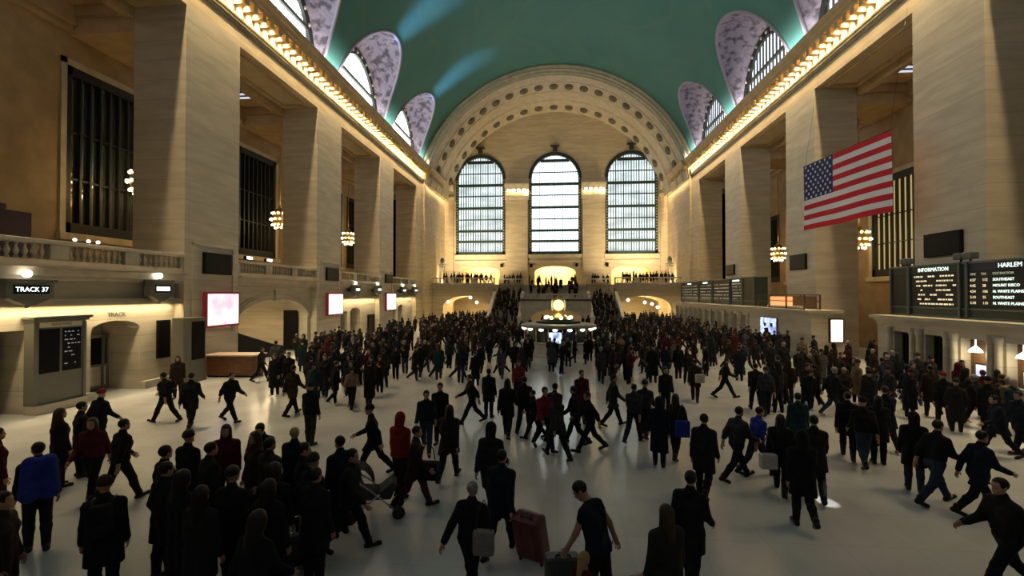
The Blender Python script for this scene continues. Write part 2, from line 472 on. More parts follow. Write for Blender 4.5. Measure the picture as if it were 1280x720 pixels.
# ---------------------------------------------------------------- end arch soffit with rosettes
mb = MB()
def arcp(r, t, y): return (r * math.cos(t), y, ZC + r * math.sin(t))
def ring(prof, nseg, m, t0=.2, t1=PI - .2):
    mb.sweep(prof, lambda a, b_, t: arcp(a, t, b_), [t0 + (t1 - t0) * i / nseg for i in range(nseg + 1)], m, smooth=False)
ring([(19.75, 63.4), (19.75, 62.95), (19.3, 62.75), (19.2, 62.9), (19.0, 62.95), (18.85, 62.85), (18.7, 63.1), (18.45, 63.1), (18.4, 63.3), (18.2, 63.35),
      (18.2, 65.2), (18.1, 65.25), (18.1, 65.45), (18.2, 65.5), (18.2, 68.1), (18.05, 68.2), (18.05, 68.5), (18.2, 68.6), (18.2, 71.4), (18.0, 71.5), (17.9, 71.7), (17.9, 75.5)], 64, 0)
for yc, r, nn in ((66.7, 18.2, 21), (73.4, 17.9, 19)):
    for i in range(nn):
        t = .36 + (PI - .72) * i / (nn - 1)
        c = Vector(arcp(r - .05, t, yc)); T = Vector((-math.sin(t), 0, math.cos(t))); Nn = Vector((-math.cos(t), 0, -math.sin(t))); U = Vector((0, 1, 0))
        pts = []
        for rad, h in ((.85, 0), (.8, .14), (.6, .05), (.42, .03), (.3, .16), (.12, .2)):
            pts.append([c + T * rad * .75 * math.cos(2 * PI * q / 12) + U * rad * math.sin(2 * PI * q / 12) + Nn * h for q in range(12)])
        for a, b_ in zip(pts[:-1], pts[1:]):
            for q in range(12): mb.add([a[q], a[(q + 1) % 12], b_[(q + 1) % 12], b_[q]], [(0, 1, 2, 3)], 1, True)
        mb.add(pts[-1], [tuple(range(12))], 1)
struct(mb, 'ceiling_end_arch', ['arch_stone', 'rosette_stone'])

# ---------------------------------------------------------------- far wall
YF = 75.5
WX = [(-16.2, -8.0), (-4.0, 4.4), (8.35, 16.6)]
def far_wall(nm, Y, sgn):
    fn = lambda x, d, z: (x, Y + sgn * d, z)
    mb = MB()
    wall_panel(mb, fn, -18.7, 18.7, 9.5, 36.2, 0, .9, [(a, b_, 10.75, 23.2, (b_ - a) / 2) for a, b_ in WX], n=24)
    wall_panel(mb, fn, -18.7, 18.7, 5.3, 9.5, 0, .9, [(a + .9, b_ - .9, 5.7, 7.9, .95) for a, b_ in WX])
    wall_panel(mb, fn, -18.7, 18.7, 0, 5.3, 0, .9, [(-16.8, -9, 0, 2.6, 1.3), (9, 16.8, 0, 2.6, 1.3)])
    struct(mb, 'wall_' + nm, ['wall_stone'])
    mb = MB()
    for a, b_ in ((-18.3, -16.6), (-7.75, -4.25), (4.65, 8.1), (16.9, 18.3)):
        wall_panel(mb, fn, a, b_, 5.7, 19.9, -.45, 0, [])
        wall_panel(mb, fn, a - .06, b_ + .06, 5.7, 6.6, -.55, 0, [])
    struct(mb, 'trim_pilasters_' + nm, ['wall_stone'])
    mb = MB()
    for a, b_ in ((-18.3, -16.4), (-7.95, -4.05), (4.45, 8.3), (16.7, 18.3)):
        def cf(p, z, t): return (t, Y - sgn * (p + .45), z)
        mb.sweep([(-.4, 19.72), (.05, 19.72), (.09, 19.85), (.16, 20.05), (.2, 20.26), (.2, 20.38), (0, 20.38), (0, 21.32), (.75, 21.32), (.86, 21.56), (1.02, 21.85), (1.1, 22.14), (-.4, 22.14)], cf, [a, b_], 0, close=True)
        for i in range(int((b_ - a) / .8)):
            x = a + .1 + .8 * i
            mb.box(x, x + .3, Y - sgn * .57, Y - sgn * 1.17, 21.02, 21.33, 0)
    for a, b_ in WX:
        wall_panel(mb, fn, a - .2, b_ + .2, 10.2, 10.75, -.35, 0, [])
        wall_panel(mb, fn, a - .2, b_ + .2, 9.5, 9.8, -.2, 0, [])
        # raised archivolt round each window and a carved keystone
        c, h = (a + b_) / 2, (b_ - a) / 2
        o_ = [(c - (h + .12) * math.cos(PI * i / 28), 23.2 + (h + .12) * math.sin(PI * i / 28)) for i in range(29)]
        i_ = [(c - (h - .35) * math.cos(PI * i / 28), 23.2 + (h - .35) * math.sin(PI * i / 28)) for i in range(29)]
        for i in range(28): mb.prism([o_[i], o_[i + 1], i_[i + 1], i_[i]], lambda p, q, d: fn(p, d, q), -.12, .3, 1)
        mb.box(c - .7, c + .7, Y - sgn * .5, Y, 28.3, 28.55, 1); mb.box(c - .35, c + .35, Y - sgn * .4, Y, 27.6, 28.3, 1)
    struct(mb, 'trim_' + nm, ['trim_stone', 'bronze'])
    for i, (a, b_) in enumerate(WX):
        WN[0] += 1
        c, h = (a + b_) / 2, (b_ - a) / 2
        root = link('window_%d' % WN[0], None, None, (c, Y, 10.75)); root['kind'] = 'structure'
        zs = 23.2 - 10.75
        fr = MB(); mu = MB(); pa = MB()
        f2 = lambda x, z, d: (x, sgn * d, z)
        n = 28; w = .42
        o_ = [(-h, 0)] + [(-h * math.cos(PI * q / n), zs + h * math.sin(PI * q / n)) for q in range(n + 1)] + [(h, 0)]
        i_ = [(-(h - w), 0)] + [(-(h - w) * math.cos(PI * q / n), zs + (h - w) * math.sin(PI * q / n)) for q in range(n + 1)] + [(h - w, 0)]
        for q in range(len(o_) - 1): fr.prism([o_[q], o_[q + 1], i_[q + 1], i_[q]], f2, -.1, .5)
        fr.box(-h, h, -sgn * .1, sgn * .5, 0, .5)
        for q in range(26):                     # small studs down both jambs
            fr.ball((-(h - .2), -sgn * .12, .8 + q * .46), .1, 6, 4, 1); fr.ball((h - .2, -sgn * .12, .8 + q * .46), .1, 6, 4, 1)
        hi = h - w
        def hw(z): return hi if z <= zs else math.sqrt(max(0, hi * hi - (z - zs) ** 2))
        for z, t in ((2.2, .2), (3.95, .2), (7.75, .2), (11.55, .22), (15.4, .24)):
            mu.box(-hw(z), hw(z), sgn * .1, sgn * .35, z - t, z + t)
        for z in (5.85, 9.75, 13.5):
            mu.box(-hw(z), hw(z), sgn * .2, sgn * .3, z - .09, z + .09)
        for q in range(1, 18):
            x = -hi + 2 * hi * q / 18; zt = zs + math.sqrt(max(0, hi * hi - x * x)); t = .07 if q % 3 == 0 else .04
            if i == 1: t *= .6
            mu.box(x - t, x + t, sgn * .12, sgn * .28, .4, zt)
        pa.prism(i_, f2, .42, .46)
        fr.obj('frame', ['iron_green', 'trim_stone'], root); mu.obj('mullion', 'iron_green', root)
        pa.obj('pane', 'day_west' if sgn < 0 else ('day_center' if i == 1 else 'day_side'), root)
far_wall('far', YF, 1)
far_wall('near', -10, -1)
# lit rooms behind the far wall
mb = MB()
mb.box(-19, 19, 80.0, 80.2, 0, 9.5, 0); mb.box(-19, 19, YF + .9, 80, 9.3, 9.5, 0); mb.box(-19, 19, YF + .9, 80, 5.3, 5.7, 0)
mb.box(-19.2, -19, YF, 80, 0, 9.5, 0); mb.box(19, 19.2, YF, 80, 0, 9.5, 0)
struct(mb, 'wall_far_room', ['wall_stone'])

# ---------------------------------------------------------------- aisle windows (bronze grilles)
def aisle_window(s, a, b_, zb, zt, lit):
    WN[0] += 1
    root = link('window_%d' % WN[0], None, None, (s * (W + XB), (a + b_) / 2, zb)); root['kind'] = 'structure'
    h = (b_ - a) / 2; H = zt - zb
    fr = MB(); mu = MB(); pa = MB()
    fr.box(s * .0, s * .3, -h, -h + .3, 0, H); fr.box(0, s * .3, h - .3, h, 0, H); fr.box(0, s * .3, -h, h, H - .45, H); fr.box(0, s * .3, -h, h, 0, .55)
    n = max(3, int(round((2 * h - .6) / .54)))
    for i in range(1, n):
        y = -h + .3 + (2 * h - .6) * i / n; mu.box(s * .05, s * .25, y - .055, y + .055, .5, H - .4)
    for z in (.55 + (H - 1) * .3, .55 + (H - 1) * .62): mu.box(s * .1, s * .22, -h + .2, h - .2, z - .04, z + .04)
    pa.box(s * .26, s * .29, -h + .2, h - .2, .4, H - .3)
    fr.obj('frame', 'dark_bronze', root); mu.obj('mullion', 'dark_bronze', root); pa.obj('pane', lit, root)
glow('lit_pane', (1., .72, .30), .30, base=(.2, .17, .1))
plain('dim_pane', (.05, .05, .042), .05); MATS['dim_pane'].node_tree.nodes['Principled BSDF'].inputs['IOR'].default_value = 2.5
for a, b_ in [(8.3, 13.2), (21.15, 26.05), (34.0, 38.9), (46.9, 51.8), (53.0, 55.4)]: aisle_window(-1, a, b_, 7.4, 16.0, 'dim_pane')
for a, b_ in [(8.0, 12.9), (20.7, 25.6), (33.4, 38.3), (46.4, 51.3), (53.0, 55.4)]: aisle_window(1, a, b_, 5.6, 13.1, 'lit_pane' if a in (33.4, 20.7) else 'dim_pane')
# ceiling louvres over the aisles
glow('louvre_glass', (.75, .85, 1.), .5)
for s in (-1, 1):
    for a, b_ in BAYS[1:]:
        c = (a + b_) / 2; mb = MB()
        mb.box(s * (W + 3.5), s * (W + 5.6), c - 2.6, c + 2.6, 18.86, 18.895, 0)
        for i in range(9):
            y = c - 2.4 + i * .6
            mb.box(s * (W + 3.6), s * (W + 5.5), y - .1, y + .1, 18.80, 18.86, 1)
        o = mb.obj('ceiling_louvre', ['black', 'louvre_glass']); o['kind'] = 'structure'
# ================================================================ people
# figures are grown from a jointed skeleton: round-cone distance fields blended into one surface (surface nets)
def rcone(P, a, b, r1, r2):
    a = np.array(a, float); b = np.array(b, float); ba = b - a; L = max(1e-6, np.dot(ba, ba))
    t = np.clip(((P - a) @ ba) / L, 0, 1)
    d = P - a - t[:, None] * ba
    return np.sqrt((d * d).sum(1)) - (r1 + (r2 - r1) * t)
def ell(P, c, r, R=None):
    q = P - np.array(c, float)
    if R is not None: q = q @ R
    r = np.array(r, float); k = q / r; l = np.sqrt((k * k).sum(1)); g = np.sqrt(((k / r) ** 2).sum(1)) + 1e-9
    return l * (l - 1) / g
def smin(ds, k):
    d = ds[0]
    for e in ds[1:]:
        h = np.clip(.5 + .5 * (e - d) / k, 0, 1)
        d = e + (d - e) * h - k * h * (1 - h)
    return d
def snet(f, lo, hi, h):
    lo = np.array(lo, float); n = np.maximum(3, np.ceil((np.array(hi) - lo) / h).astype(int) + 1)
    g = np.stack(np.meshgrid(*[lo[i] + h * np.arange(n[i]) for i in range(3)], indexing='ij'), -1).reshape(-1, 3)
    F = f(g).reshape(n); S = F < 0
    c = S[:-1, :-1, :-1].astype(int)
    tot = np.zeros(tuple(n - 1), int); acc = np.zeros(tuple(n - 1) + (3,)); cnt = np.zeros(tuple(n - 1))
    def sl(o, ax=None):
        return tuple(slice(o[i], o[i] + n[i] - 1) for i in range(3))
    for o in [(i, j, k) for i in (0, 1) for j in (0, 1) for k in (0, 1)]: tot += S[sl(o)]
    for ax in range(3):
        others = [i for i in range(3) if i != ax]
        for u in (0, 1):
            for v in (0, 1):
                o = [0, 0, 0]; o[others[0]] = u; o[others[1]] = v; p = list(o); p[ax] = 1
                A, B = F[sl(o)], F[sl(p)]; x = (A < 0) != (B < 0)
                den = np.where(x, A - B, 1); t = np.where(x, A / den, 0)
                for i in range(3):
                    acc[..., i] += np.where(x, (t if i == ax else o[i]), 0)
                cnt += x
    act = (tot > 0) & (tot < 8)
    idx = -np.ones(tuple(n - 1), int); idx[act] = np.arange(act.sum())
    ijk = np.argwhere(act)
    V = lo + h * (ijk + acc[act] / np.maximum(cnt[act], 1)[:, None])
    Q = []
    for ax in range(3):
        a, b = [(1, 2), (2, 0), (0, 1)][ax]
        s0 = [slice(1, n[i] - 1) for i in range(3)]; s0[ax] = slice(0, n[ax] - 1)
        s1 = list(s0); s1[ax] = slice(1, n[ax])
        A, B = S[tuple(s0)], S[tuple(s1)]
        for flip in (0, 1):
            E = np.argwhere((A & ~B) if not flip else (~A & B))
            if not len(E): continue
            base = E + 1; base[:, ax] = E[:, ax]
            q = []
            for du, dv in ((0, 0), (1, 0), (1, 1), (0, 1)):
                k = base.copy(); k[:, a] -= du; k[:, b] -= dv
                q.append(idx[k[:, 0], k[:, 1], k[:, 2]])
            q = np.stack(q, 1)
            Q.append(q if not flip else q[:, ::-1])
    return V, np.concatenate(Q) if Q else np.zeros((0, 4), int)

def rx(a): c, s = math.cos(a), math.sin(a); return np.array([[1, 0, 0], [0, c, -s], [0, s, c]])
def ry(a): c, s = math.cos(a), math.sin(a); return np.array([[c, 0, s], [0, 1, 0], [-s, 0, c]])
def rz_(a): c, s = math.cos(a), math.sin(a); return np.array([[c, -s, 0], [s, c, 0], [0, 0, 1]])
R_ = math.radians
# pose: angles in degrees; positive hip / shoulder = limb swings forward (towards -Y); sides: L = +X, R = -X
POSES = {
 'stand':  dict(),
 'relaxed': dict(hip=(4, -3), knee=(2, 6), sh=(6, -4), el=(12, 18), hy=15, out=(9, 7)),
 'phone':  dict(hip=(2, -4), knee=(0, 6), sh=(28, 34), el=(95, 105), out=(4, 2), inn=(25, 25), hp=26),
 'pockets': dict(hip=(-2, 4), knee=(3, 3), sh=(-8, -6), el=(38, 40), out=(16, 16), inn=(30, 30), hp=4),
 'lookup': dict(hip=(1, -3), knee=(0, 4), sh=(4, 2), el=(20, 60), out=(8, 6), inn=(5, 35), hp=-22),
 'walk':   dict(hip=(26, -18), knee=(8, 22), sh=(-20, 24), el=(16, 30), lean=4),
 'walk_b': dict(hip=(-20, 24), knee=(26, 6), sh=(22, -22), el=(30, 14), lean=4),
 'stride': dict(hip=(29, -22), knee=(4, 22), sh=(-28, 30), el=(22, 42), lean=7, tw=8),
 'stride_b': dict(hip=(-22, 29), knee=(22, 4), sh=(30, -28), el=(42, 22), lean=7, tw=-8),
 'pass':   dict(hip=(6, -4), knee=(4, 48), sh=(-6, 8), el=(18, 24), lean=3),
 'pull':   dict(hip=(24, -20), knee=(8, 24), sh=(-38, 14), el=(6, 26), out=(12, 8), lean=6),
 'carry':  dict(hip=(-18, 22), knee=(22, 6), sh=(4, -16), el=(4, 26), out=(10, 8), lean=2),
 'push':   dict(hip=(20, -16), knee=(8, 18), sh=(52, 52), el=(28, 28), out=(4, 4), inn=(6, 6), lean=10),
 'bend':   dict(hip=(8, -8), knee=(6, 10), sh=(34, -10), el=(8, 14), out=(8, 22), lean=15, hp=36, hy=25),
}
def joints(p):
    g = lambda k, d: p.get(k, d)
    hip, knee, sh, el = g('hip', (0, 0)), g('knee', (0, 0)), g('sh', (3, 3)), g('el', (12, 12))
    out, inn = g('out', (7, 7)), g('inn', (0, 0)); lean, tw = R_(g('lean', 0)), R_(g('tw', 0))
    J = {}; pel = np.array([0, 0, .93])
    T = rz_(tw) @ rx(lean)                     # torso frame (lean towards -Y)
    J['pel'] = pel; J['waist'] = pel + T @ np.array([0, 0, .16]); J['chest'] = pel + T @ np.array([0, -.005, .34]); J['neck'] = pel + T @ np.array([0, .005, .515])
    H = T @ rz_(R_(g('hy', 0))) @ rx(R_(g('hp', 0)) - lean * .4)
    J['HR'] = H; J['head'] = J['neck'] + T @ np.array([0, -.005, .05]) + H @ np.array([0, -.02, .135])
    for i, (sd, sx) in enumerate((('L', 1), ('R', -1))):
        h = pel + np.array([sx * .088, 0, -.03])
        A = rx(-R_(hip[i])) @ ry(-sx * R_(1.5)); k = h + A @ np.array([0, 0, -.42])
        B = rx(-R_(hip[i]) + R_(knee[i])); an = k + B @ np.array([0, 0, -.405])
        J['hip' + sd], J['kn' + sd], J['an' + sd] = h, k, an
        fo = rx((-R_(hip[i]) + R_(knee[i])) * .55)
        J['toe' + sd] = an + fo @ np.array([sx * .02, -.17, -.045]); J['heel' + sd] = an + fo @ np.array([0, .05, -.045])
        S = pel + T @ np.array([sx * .172, .0, .445])
        A = T @ rx(-R_(sh[i])) @ ry(-sx * R_(out[i])); e = S + A @ np.array([0, 0, -.29])
        B = A @ rz_(-sx * R_(inn[i])) @ rx(-R_(el[i])); w = e + B @ np.array([0, 0, -.25])
        J['sh' + sd], J['el' + sd], J['wr' + sd], J['hd' + sd] = S, e, w, w + B @ np.array([0, 0, -.09]); J['B' + sd] = B
    lo = min(J['toeL'][2], J['heelL'][2], J['toeR'][2], J['heelR'][2]) - .03
    for k, v in J.items():
        if v.shape == (3,): J[k] = v - np.array([0, 0, lo])
    J['T'] = T
    return J
def arm_f(P, J, sd, g, wr=1.0):
    w = J['el' + sd] + (J['wr' + sd] - J['el' + sd]) * wr
    return smin([rcone(P, J['sh' + sd], J['el' + sd], .052 + g, .043 + g), rcone(P, J['el' + sd], w, .043 + g, .031 + g)], .02)
def torso_f(P, J, g):
    T = J['T']; X = T @ np.array([1, 0, 0]); ds = []
    for sx in (-1, 1):
        ds += [rcone(P, J['pel'] + np.array([sx * .07, 0, -.02]), J['waist'] + X * sx * .055, .105 + g, .095 + g),
               rcone(P, J['waist'] + X * sx * .055, J['chest'] + X * sx * .085, .095 + g, .105 + g),
               rcone(P, J['chest'] + X * sx * .085, J['neck'] + X * sx * .085 + T @ np.array([0, 0, -.085]), .105 + g, .062 + g * .7)]
        ds.append(rcone(P, J['neck'] + T @ np.array([sx * .03, 0, -.015]), J['sh' + ('L' if sx > 0 else 'R')], .052 + g * .6, .055 + g * .7))
    return smin(ds, .05)
def leg_f(P, J, sd, g, to=1.):
    an = J['kn' + sd] + (J['an' + sd] - J['kn' + sd]) * to
    m = J['kn' + sd] + (J['an' + sd] - J['kn' + sd]) * .3 + np.array([0, .015, 0])
    return smin([rcone(P, J['hip' + sd], J['kn' + sd], .088 + g, .058 + g), rcone(P, J['kn' + sd], m, .056 + g, .058 + g), rcone(P, m, an, .058 + g, .042 + g)], .03)
def head_f(P, J):
    H, c = J['HR'], J['head']; q = lambda x, y, z: c + H @ np.array([x, y, z])
    d = smin([ell(P, q(0, .012, .03), (.076, .093, .088), H), rcone(P, q(0, -.035, -.055), q(0, -.055, -.083), .048, .030), rcone(P, q(0, -.01, -.02), q(0, -.04, -.05), .062, .05)], .03)
    d = smin([d, rcone(P, q(0, -.086, .008), q(0, -.106, -.028), .009, .013), rcone(P, q(-.035, -.079, .032), q(.035, -.079, .032), .012, .012)], .015)
    d = smin([d, rcone(P, q(-.018, -.083, -.056), q(.018, -.083, -.056), .008, .008)], .008)
    for sx in (-1, 1):
        d = smin([d, ell(P, q(sx * .078, .012, -.002), (.012, .02, .033), H)], .008)
        e = np.sqrt(((P - q(sx * .031, -.090, .012)) ** 2).sum(1)) - .012; d = np.maximum(d, -e)
        d = np.minimum(d, np.sqrt(((P - q(sx * .031, -.078, .011)) ** 2).sum(1)) - .0125)
    return d
def body_f(P, J):
    ds = [torso_f(P, J, 0)]
    for sd in 'LR':
        ds += [arm_f(P, J, sd, 0), leg_f(P, J, sd, 0), rcone(P, J['an' + sd], J['toe' + sd], .032, .028)]
        B = J['B' + sd]; w, h = J['wr' + sd], J['hd' + sd]
        ds.append(smin([rcone(P, w, h + B @ np.array([0, -.018, 0]), .027, .022), rcone(P, w, h + B @ np.array([0, .018, 0]), .027, .022)], .02))
    d = smin(ds, .03)
    return smin([d, rcone(P, J['neck'] + np.array([0, 0, -.03]), J['head'] + J['HR'] @ np.array([0, .015, -.05]), .058, .05), head_f(P, J)], .018)
def bounds(J, pad=.16):
    pts = np.array([v for k, v in J.items() if v.shape == (3,)]); lo, hi = pts.min(0) - pad, pts.max(0) + pad; lo[2] = -.03; return lo, hi
def np_mesh(name, V, Q, mat, extra=None):
    me = D.meshes.new(name)
    v = V.tolist(); f = Q.tolist(); n0 = len(f)
    if extra: o = len(v); v += extra.v; f += [[i + o for i in q] for q in extra.f]
    me.from_pydata(v, [], f); me.materials.append(MATS[mat])
    me.polygons.foreach_set('use_smooth', [True] * len(f)); me.update()
    return me
def fingers(J, mb):
    for sd, sx in (('L', 1), ('R', -1)):
        B, h = J['B' + sd], J['hd' + sd]
        for k, (y, L) in enumerate(((-.030, .068), (-.010, .078), (.011, .072), (.030, .056))):
            p0 = h + B @ np.array([0, y, .02]); p1 = h + B @ np.array([0, y * 1.1, -L * .45]); p2 = h + B @ np.array([-sx * .014, y * 1.1, -L * .8]); p3 = h + B @ np.array([-sx * .034, y * 1.05, -L])
            mb.tube([p0, p1, p2, p3], [.0095, .009, .008, .006], 6)
        t0 = h + B @ np.array([0, -.028, .06]); mb.tube([t0, h + B @ np.array([-sx * .012, -.052, .03]), h + B @ np.array([-sx * .022, -.062, -.005])], [.012, .0105, .008], 6)
PJ = {k: joints(v) for k, v in POSES.items()}
CACHE = {}
def pmesh(pose, part, var=None, h=.018):
    key = (pose, part, var, h)
    if key in CACHE: return CACHE[key]
    J = PJ[pose]; lo, hi = bounds(J)
    if part == 'body':
        V, Q = snet(lambda P: body_f(P, J), lo, hi, h); mb = MB(); fingers(J, mb); me = np_mesh('body', V, Q, 'skin_a', mb)
    elif part == 'coat':
        hem = {'jacket': .86, 'coat': .58, 'long': .36}[var]
        puff = {'jacket': .030, 'coat': .026, 'long': .026}[var]
        lean = J['pel']
        def f(P):
            ds = [torso_f(P, J, puff)]
            if var != 'vest': ds += [arm_f(P, J, sd, puff * .8, .97) for sd in 'LR']
            z0 = J['pel'][2]
            k = (z0 - hem) / .93 * 2.1
            for sd in 'LR':
                kn = J['hip' + sd] + (J['kn' + sd] - J['hip' + sd]) * min(1.35, max(.2, k)); ds.append(rcone(P, J['hip' + sd], kn, .125, .12 if var == 'jacket' else .135))
            d = smin(ds, .035)
            d = smin([d, rcone(P, J['neck'] + np.array([0, 0, -.03]), J['neck'] + J['T'] @ np.array([0, .0, .055]), .085, .07)], .03)
            return np.maximum(d, hem - (z0 - .93) * .5 - P[:, 2])
        V, Q = snet(f, lo, hi, h); me = np_mesh('coat', V, Q, 'cloth_black')
    elif part == 'vest':
        def f(P):
            d = smin([torso_f(P, J, .022)] + [rcone(P, J['sh' + sd], J['sh' + sd] + (J['el' + sd] - J['sh' + sd]) * .3, .068, .062) for sd in 'LR'], .03)
            d = smin([d] + [rcone(P, J['hip' + sd], J['hip' + sd] + (J['kn' + sd] - J['hip' + sd]) * .22, .12, .125) for sd in 'LR'], .04)
            return np.maximum(d, .84 - P[:, 2])
        V, Q = snet(f, lo, hi, h); me = np_mesh('vest', V, Q, 'cloth_navy')
    elif part == 'trousers':
        def f(P):
            d = smin([leg_f(P, J, 'L', .016, 1.03), rcone(P, J['pel'] + np.array([-.07, 0, 0]), J['pel'] + np.array([.07, 0, 0]), .122, .122)], .04)
            d2 = leg_f(P, J, 'R', .016, 1.03)
            return np.maximum(smin([d, d2], .012), P[:, 2] - J['pel'][2] - .1)
        V, Q = snet(f, lo, hi, h); me = np_mesh('trousers', V, Q, 'cloth_black')
    elif part == 'shoe':
        sd = var
        def f(P):
            d = smin([rcone(P, J['heel' + sd], J['toe' + sd], .042, .043), rcone(P, J['an' + sd], J['heel' + sd], .05, .045), rcone(P, J['an' + sd] + np.array([0, 0, .06]), J['an' + sd], .055, .052)], .03)
            return np.maximum(d, min(J['heel' + sd][2], J['toe' + sd][2]) - .03 - P[:, 2])
        V, Q = snet(f, np.minimum(J['toe' + sd], J['heel' + sd]) - .1, np.maximum(J['an' + sd] + .13, J['toe' + sd] + .08), h); me = np_mesh('shoe', V, Q, 'leather_black')
    elif part == 'hair':
        H, c = J['HR'], J['head']; q = lambda x, y, z: c + H @ np.array([x, y, z])
        def f(P):
            L = (P - c) @ H
            d = ell(P, q(0, .018, .036), (.085, .102, .098), H)
            if var == 'short':
                d = np.maximum(d, -(L[:, 1] + .052 + np.clip(L[:, 2] - .07, 0, 1) * 1.2) * 1.0) if False else np.maximum(d, (-.045 - L[:, 1]) - np.clip(L[:, 2] - .062, 0, .1) * 3)
                d = np.maximum(d, -.035 - L[:, 2] - np.clip(L[:, 1], 0, .1) * .5)
            elif var == 'long':
                d = smin([d, rcone(P, q(0, .055, 0), J['neck'] + J['T'] @ np.array([0, .085, -.10]), .085, .06)] + [rcone(P, q(sx * .06, .02, 0), J['neck'] + J['T'] @ np.array([sx * .09, .0, -.04]), .035, .03) for sx in (-1, 1)], .03)
                d = np.maximum(d, (-.045 - L[:, 1]) - np.clip(L[:, 2] - .055, 0, .1) * 3)
            elif var == 'hat':
                d = ell(P, q(0, .012, .055), (.092, .108, .105), H); d = np.maximum(d, .022 - L[:, 2])
                d = np.minimum(d, np.maximum(ell(P, q(0, .012, .04), (.098, .113, .04), H), .015 - L[:, 2]))
            elif var == 'hood':
                d = smin([ell(P, q(0, .025, .03), (.105, .122, .128), H), rcone(P, q(0, .05, -.05), J['neck'] + J['T'] @ np.array([0, .05, -.04]), .1, .1)], .04)
                d = np.maximum(d, -(np.sqrt(L[:, 0] ** 2 + (L[:, 2] + .0) ** 2 * .75) - .07) if False else (-.055 - L[:, 1]))
            elif var == 'bun':
                d = np.maximum(d, (-.045 - L[:, 1]) - np.clip(L[:, 2] - .062, 0, .1) * 3); d = np.maximum(d, -.035 - L[:, 2] - np.clip(L[:, 1], 0, .1) * .5)
                d = smin([d, np.sqrt(((P - q(0, .11, .07)) ** 2).sum(1)) - .045], .015)
            return d
        V, Q = snet(f, np.minimum(c, J['neck']) - .24, c + .24, min(h, .016)); me = np_mesh('hair', V, Q, 'hair_dark')
    elif part == 'backpack':
        T = J['T']; b0 = J['chest'] + T @ np.array([0, .235, -.16]); b1 = J['chest'] + T @ np.array([0, .22, .12])
        X = T @ np.array([1, 0, 0])
        def f(P):
            ds = [rcone(P, b0 + X * sx * .075, b1 + X * sx * .06, .085, .075) for sx in (-1, 1)] + [rcone(P, b0 + T @ np.array([0, .07, 0]) - X * .06, b0 + T @ np.array([0, .07, 0]) + X * .06, .06, .06)]
            return smin(ds, .05)
        V, Q = snet(f, np.minimum(b0, b1) - .25, np.maximum(b0, b1) + .25, h); me = np_mesh('bag', V, Q, 'cloth_black')
    elif part == 'bigpack':
        T = J['T']; b0 = J['chest'] + T @ np.array([0, .27, -.27]); b1 = J['chest'] + T @ np.array([0, .26, .22]); X = T @ np.array([1, 0, 0])
        f = lambda P: smin([rcone(P, b0 + X * sx * .12, b1 + X * sx * .10, .125, .11) for sx in (-1, 1)], .06)
        V, Q = snet(f, np.minimum(b0, b1) - .32, np.maximum(b0, b1) + .32, h); me = np_mesh('bag', V, Q, 'cloth_black')
    elif part == 'strap':
        mb = MB(); T = J['T']
        for sx in (-1, 1):
            p = [J['chest'] + T @ np.array([sx * x, y, z]) for x, y, z in ((.10, .15, .12), (.11, .06, .20), (.115, -.05, .19), (.12, -.14, .10), (.13, -.15, -.06), (.15, -.05, -.16), (.11, .12, -.2))]
            mb.tube(p, .016, 6)
        me = mb.mesh('strap', ['leather_black'])
    CACHE[key] = me
    return me
for nm, c1, rg in (('skin_a', (.36, .20, .13), .55), ('skin_b', (.20, .105, .065), .55), ('hair_dark', (.010, .007, .006), .5), ('hair_brown', (.045, .024, .012), .5), ('hair_fair', (.30, .19, .09), .5), ('hair_grey', (.22, .21, .2), .6),
                   ('leather_black', (.008, .0075, .007), .4), ('leather_brown', (.05, .028, .015), .5)): plain(nm, c1, rg, spec=.25)
def cloth(nm, c):
    m = noisy('cloth_' + nm, tuple(x * .8 for x in c), c, 9., .9); m.node_tree.nodes['Principled BSDF'].inputs['Specular IOR Level'].default_value = .18
for nm, c in (('black', (.010, .010, .011)), ('soot', (.016, .015, .015)), ('navy', (.010, .013, .022)), ('brown', (.026, .017, .011)), ('charcoal', (.026, .026, .028)), ('grey', (.065, .065, .068)), ('olive', (.024, .023, .013)),
              ('maroon', (.065, .010, .012)), ('red', (.22, .018, .010)), ('scarlet', (.17, .02, .03)), ('blue', (.015, .045, .20)), ('royal', (.02, .035, .24)), ('denim', (.022, .032, .06)), ('white', (.45, .43, .40)), ('pale', (.22, .21, .2)), ('tan', (.16, .11, .06)), ('orange', (.16, .06, .015)), ('teal', (.012, .035, .04)), ('pink', (.30, .12, .13))): cloth(nm, c)
def setmat(o, m):
    o.material_slots[0].link = 'OBJECT'; o.material_slots[0].material = MATS[m]
